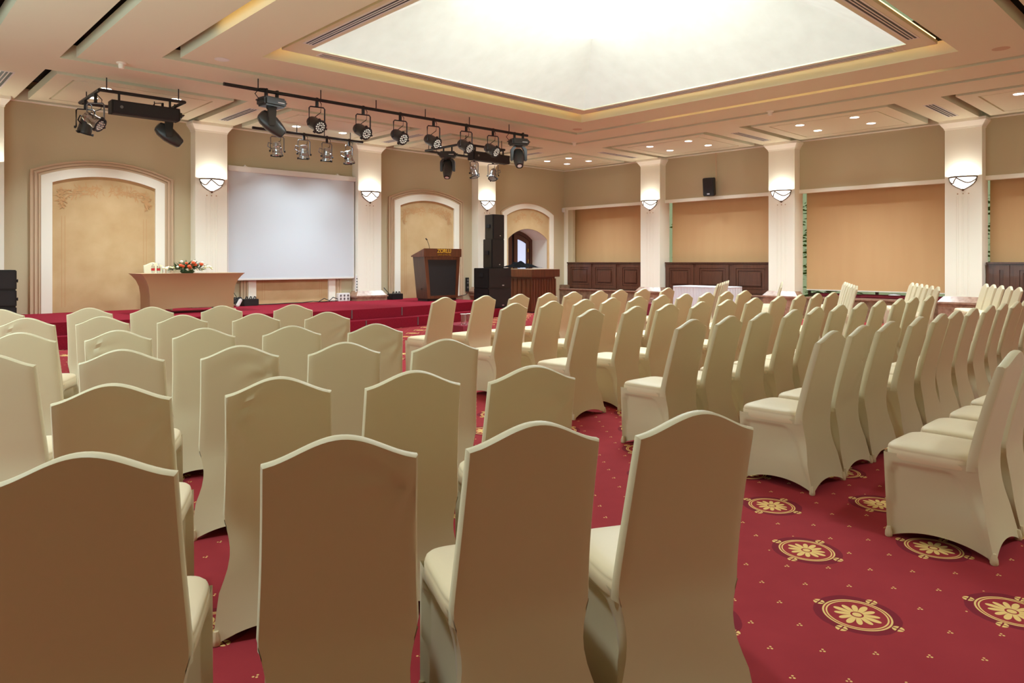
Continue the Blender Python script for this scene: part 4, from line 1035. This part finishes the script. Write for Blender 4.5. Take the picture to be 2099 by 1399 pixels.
def skirt_mesh():
    n = 26; m = MB(); rings = []
    lev = [0.0, 0.02, 0.045, 0.07, 0.10, 0.13, 0.16, 0.19, 0.22, 0.25, 0.28, 0.305, 0.325, 0.34, 0.352, 0.362, 0.372, 0.382, 0.392, 0.402, 0.42]
    for z in reversed(lev):
        k = 1 - z / 0.42
        wr, yr, wf, yf = rear_w(z), rear_y(z), 0.203 + 0.004 * k, 0.248 - 0.020 * k
        ring = []
        C_ = [(wr, yr), (wf, yf), (-wf, yf), (-wr, yr)]
        for e in range(3):
            (ax, ay), (bx, by) = C_[e], C_[e + 1]
            for i in range(n + (e == 2)):
                s_ = i / n; bow = math.sin(PI * s_)
                x, y = ax + (bx - ax) * s_, ay + (by - ay) * s_
                ins = 0.014 * bow * smooth(0.05, 0.6, k)
                if e != 1:                                              # side panels sink below an arched seam
                    u_ = s_ if e == 0 else 1 - s_
                    zc = 0.372 * (1 - max(0, (0.34 - u_) / 0.30) ** 2.6 - max(0, (u_ - 0.88) / 0.10) ** 3)
                    ins += 0.022 * smooth(-0.004, 0.014, zc - z)
                nx, ny = ((1, 0), (0, 1), (-1, 0))[e]
                ring.append((x - nx * ins, y - ny * ins, hem_z(z, s_, (0.05, 0.04, 0.05)[e])))
        rings.append(ring)
    m.loft(rings, False, closed=False)
    return m.mesh('skirt', M['fabric'], True, sharp=55)
FEET = [(-0.216, -0.228), (0.216, -0.228), (0.203, 0.224), (-0.203, 0.224)]
def pocket_mesh(): return MB().lathe([(0.014, 0.0), (0.018, 0.006), (0.017, 0.025), (0.009, 0.05)], 8).mesh('foot_pocket', M['satin'], True)
BACKS = [back_mesh(k) for k in range(4)]
SEAT, SKIRT, POCKET = seat_mesh(), skirt_mesh(), pocket_mesh()
def chair(x, y, rz, label, group, kind=0):
    t = thing('banquet_chair', label, 'chair', (x, y, 0), rz, group)
    put('backrest', BACKS[kind], t); put('seat', SEAT, t); put('skirt', SKIRT, t)
    for fx_, fy_ in FEET: put('foot_pocket', POCKET, t, (fx_, fy_, 0))
    return t
LEFT = [[(-16.04, -7.82), (-15.42, -8.13), (-14.96, -8.37), (-14.42, -8.63), (-13.84, -8.93)], [(-16.05, -9.14), (-15.6, -9.36), (-15.11, -9.61), (-14.61, -9.86), (-14.11, -10.11)],
        [(-16.3, -10.42), (-15.83, -10.66), (-15.4, -10.87), (-14.92, -11.11), (-14.44, -11.35)], [(-16.57, -11.5), (-16.09, -11.73), (-15.62, -11.96), (-15.16, -12.19), (-14.69, -12.43)],
        [(-16.39, -12.76), (-15.9, -13.02), (-15.47, -13.23), (-15.04, -13.45)], [(-16.67, -13.7), (-16.18, -13.95), (-15.75, -14.16), (-15.32, -14.38)]]
MID = [(-8.78, [-11.98, -11.34, -10.75, -10.21, -9.67, -9.12, -8.61, -8.04, -7.38]), (-10.21, [-12.2, -11.64, -11.11, -10.62, -10.1, -9.6, -9.07, -8.53, -8.01, -7.52]),
       (-11.36, [-12.34, -11.73, -11.16, -10.58, -9.99, -9.39, -8.77, -8.2, -7.72, -7.22]), (-12.59, [-12.66, -12.16, -11.6, -11.08, -10.6, -10.02, -9.52, -8.97, -8.37, -7.86, -7.33]),
       (-13.64, [-12.8, -12.28, -11.8, -11.2, -10.71, -10.22, -9.71, -9.12, -8.61, -8.13, -7.65, -7.15, -6.62]), (-14.63, [-13.16, -12.66, -12.14, -11.62, -11.1])]
RIGHT = [((-4.9, -8.5), 6), ((-4.45, -9.55), 5), ((-4.2, -10.8), 6), ((-3.65, -11.92), 6), ((-3.0, -12.94), 5)]
rowname = ['front', 'second', 'third', 'fourth', 'fifth', 'sixth']
rn = random.Random(3)
FOLD = {('l', 1, 4): 1, ('l', 3, 2): 1, ('l', 2, 1): 2, ('l', 4, 0): 1, ('l', 2, 4): 1, ('l', 5, 1): 1, ('l', 1, 0): 2, ('l', 4, 1): 2, ('m', 0, 4): 2, ('m', 1, 4): 2, ('m', 4, 1): 3, ('l', 4, 3): 1}
for r, row in enumerate(LEFT):
    for c, (x, y) in enumerate(row):
        chair(x, y, math.radians(-26 + rn.uniform(-2, 2)), 'beige covered chair, %s from the aisle, %s row of block facing flower table' % (nth[len(row) - 1 - c], rowname[r]), 'chairs of the block before the flower table', FOLD.get(('l', r, c), 0))
for r, (y, xs) in enumerate(MID):
    for c, x in enumerate(xs):
        chair(x, y + rn.uniform(-0.015, 0.015), math.radians(rn.uniform(-2, 2)), 'beige covered chair, %s from the near aisle, %s row of the middle block' % (nth[c], rowname[r]), 'chairs of the middle block', FOLD.get(('m', r, c), 0))
th = math.radians(25.5)
for r, ((ax, ay), n) in enumerate(RIGHT):
    for c in range(n):
        x, y = ax + 0.52 * c * math.cos(th) - 0.27 * math.sin(th), ay + 0.52 * c * math.sin(th) + 0.27 * math.cos(th)
        chair(x, y, th + math.radians(rn.uniform(-2, 2)), 'beige covered chair, %s from the aisle, %s row of block beside windows' % (nth[c], rowname[r]), 'chairs of the block beside the windows', 0)
t = chair(-12.62, -0.62, PI, 'beige covered chair standing on the stage behind the flower table', None); t.location.z = 0.41
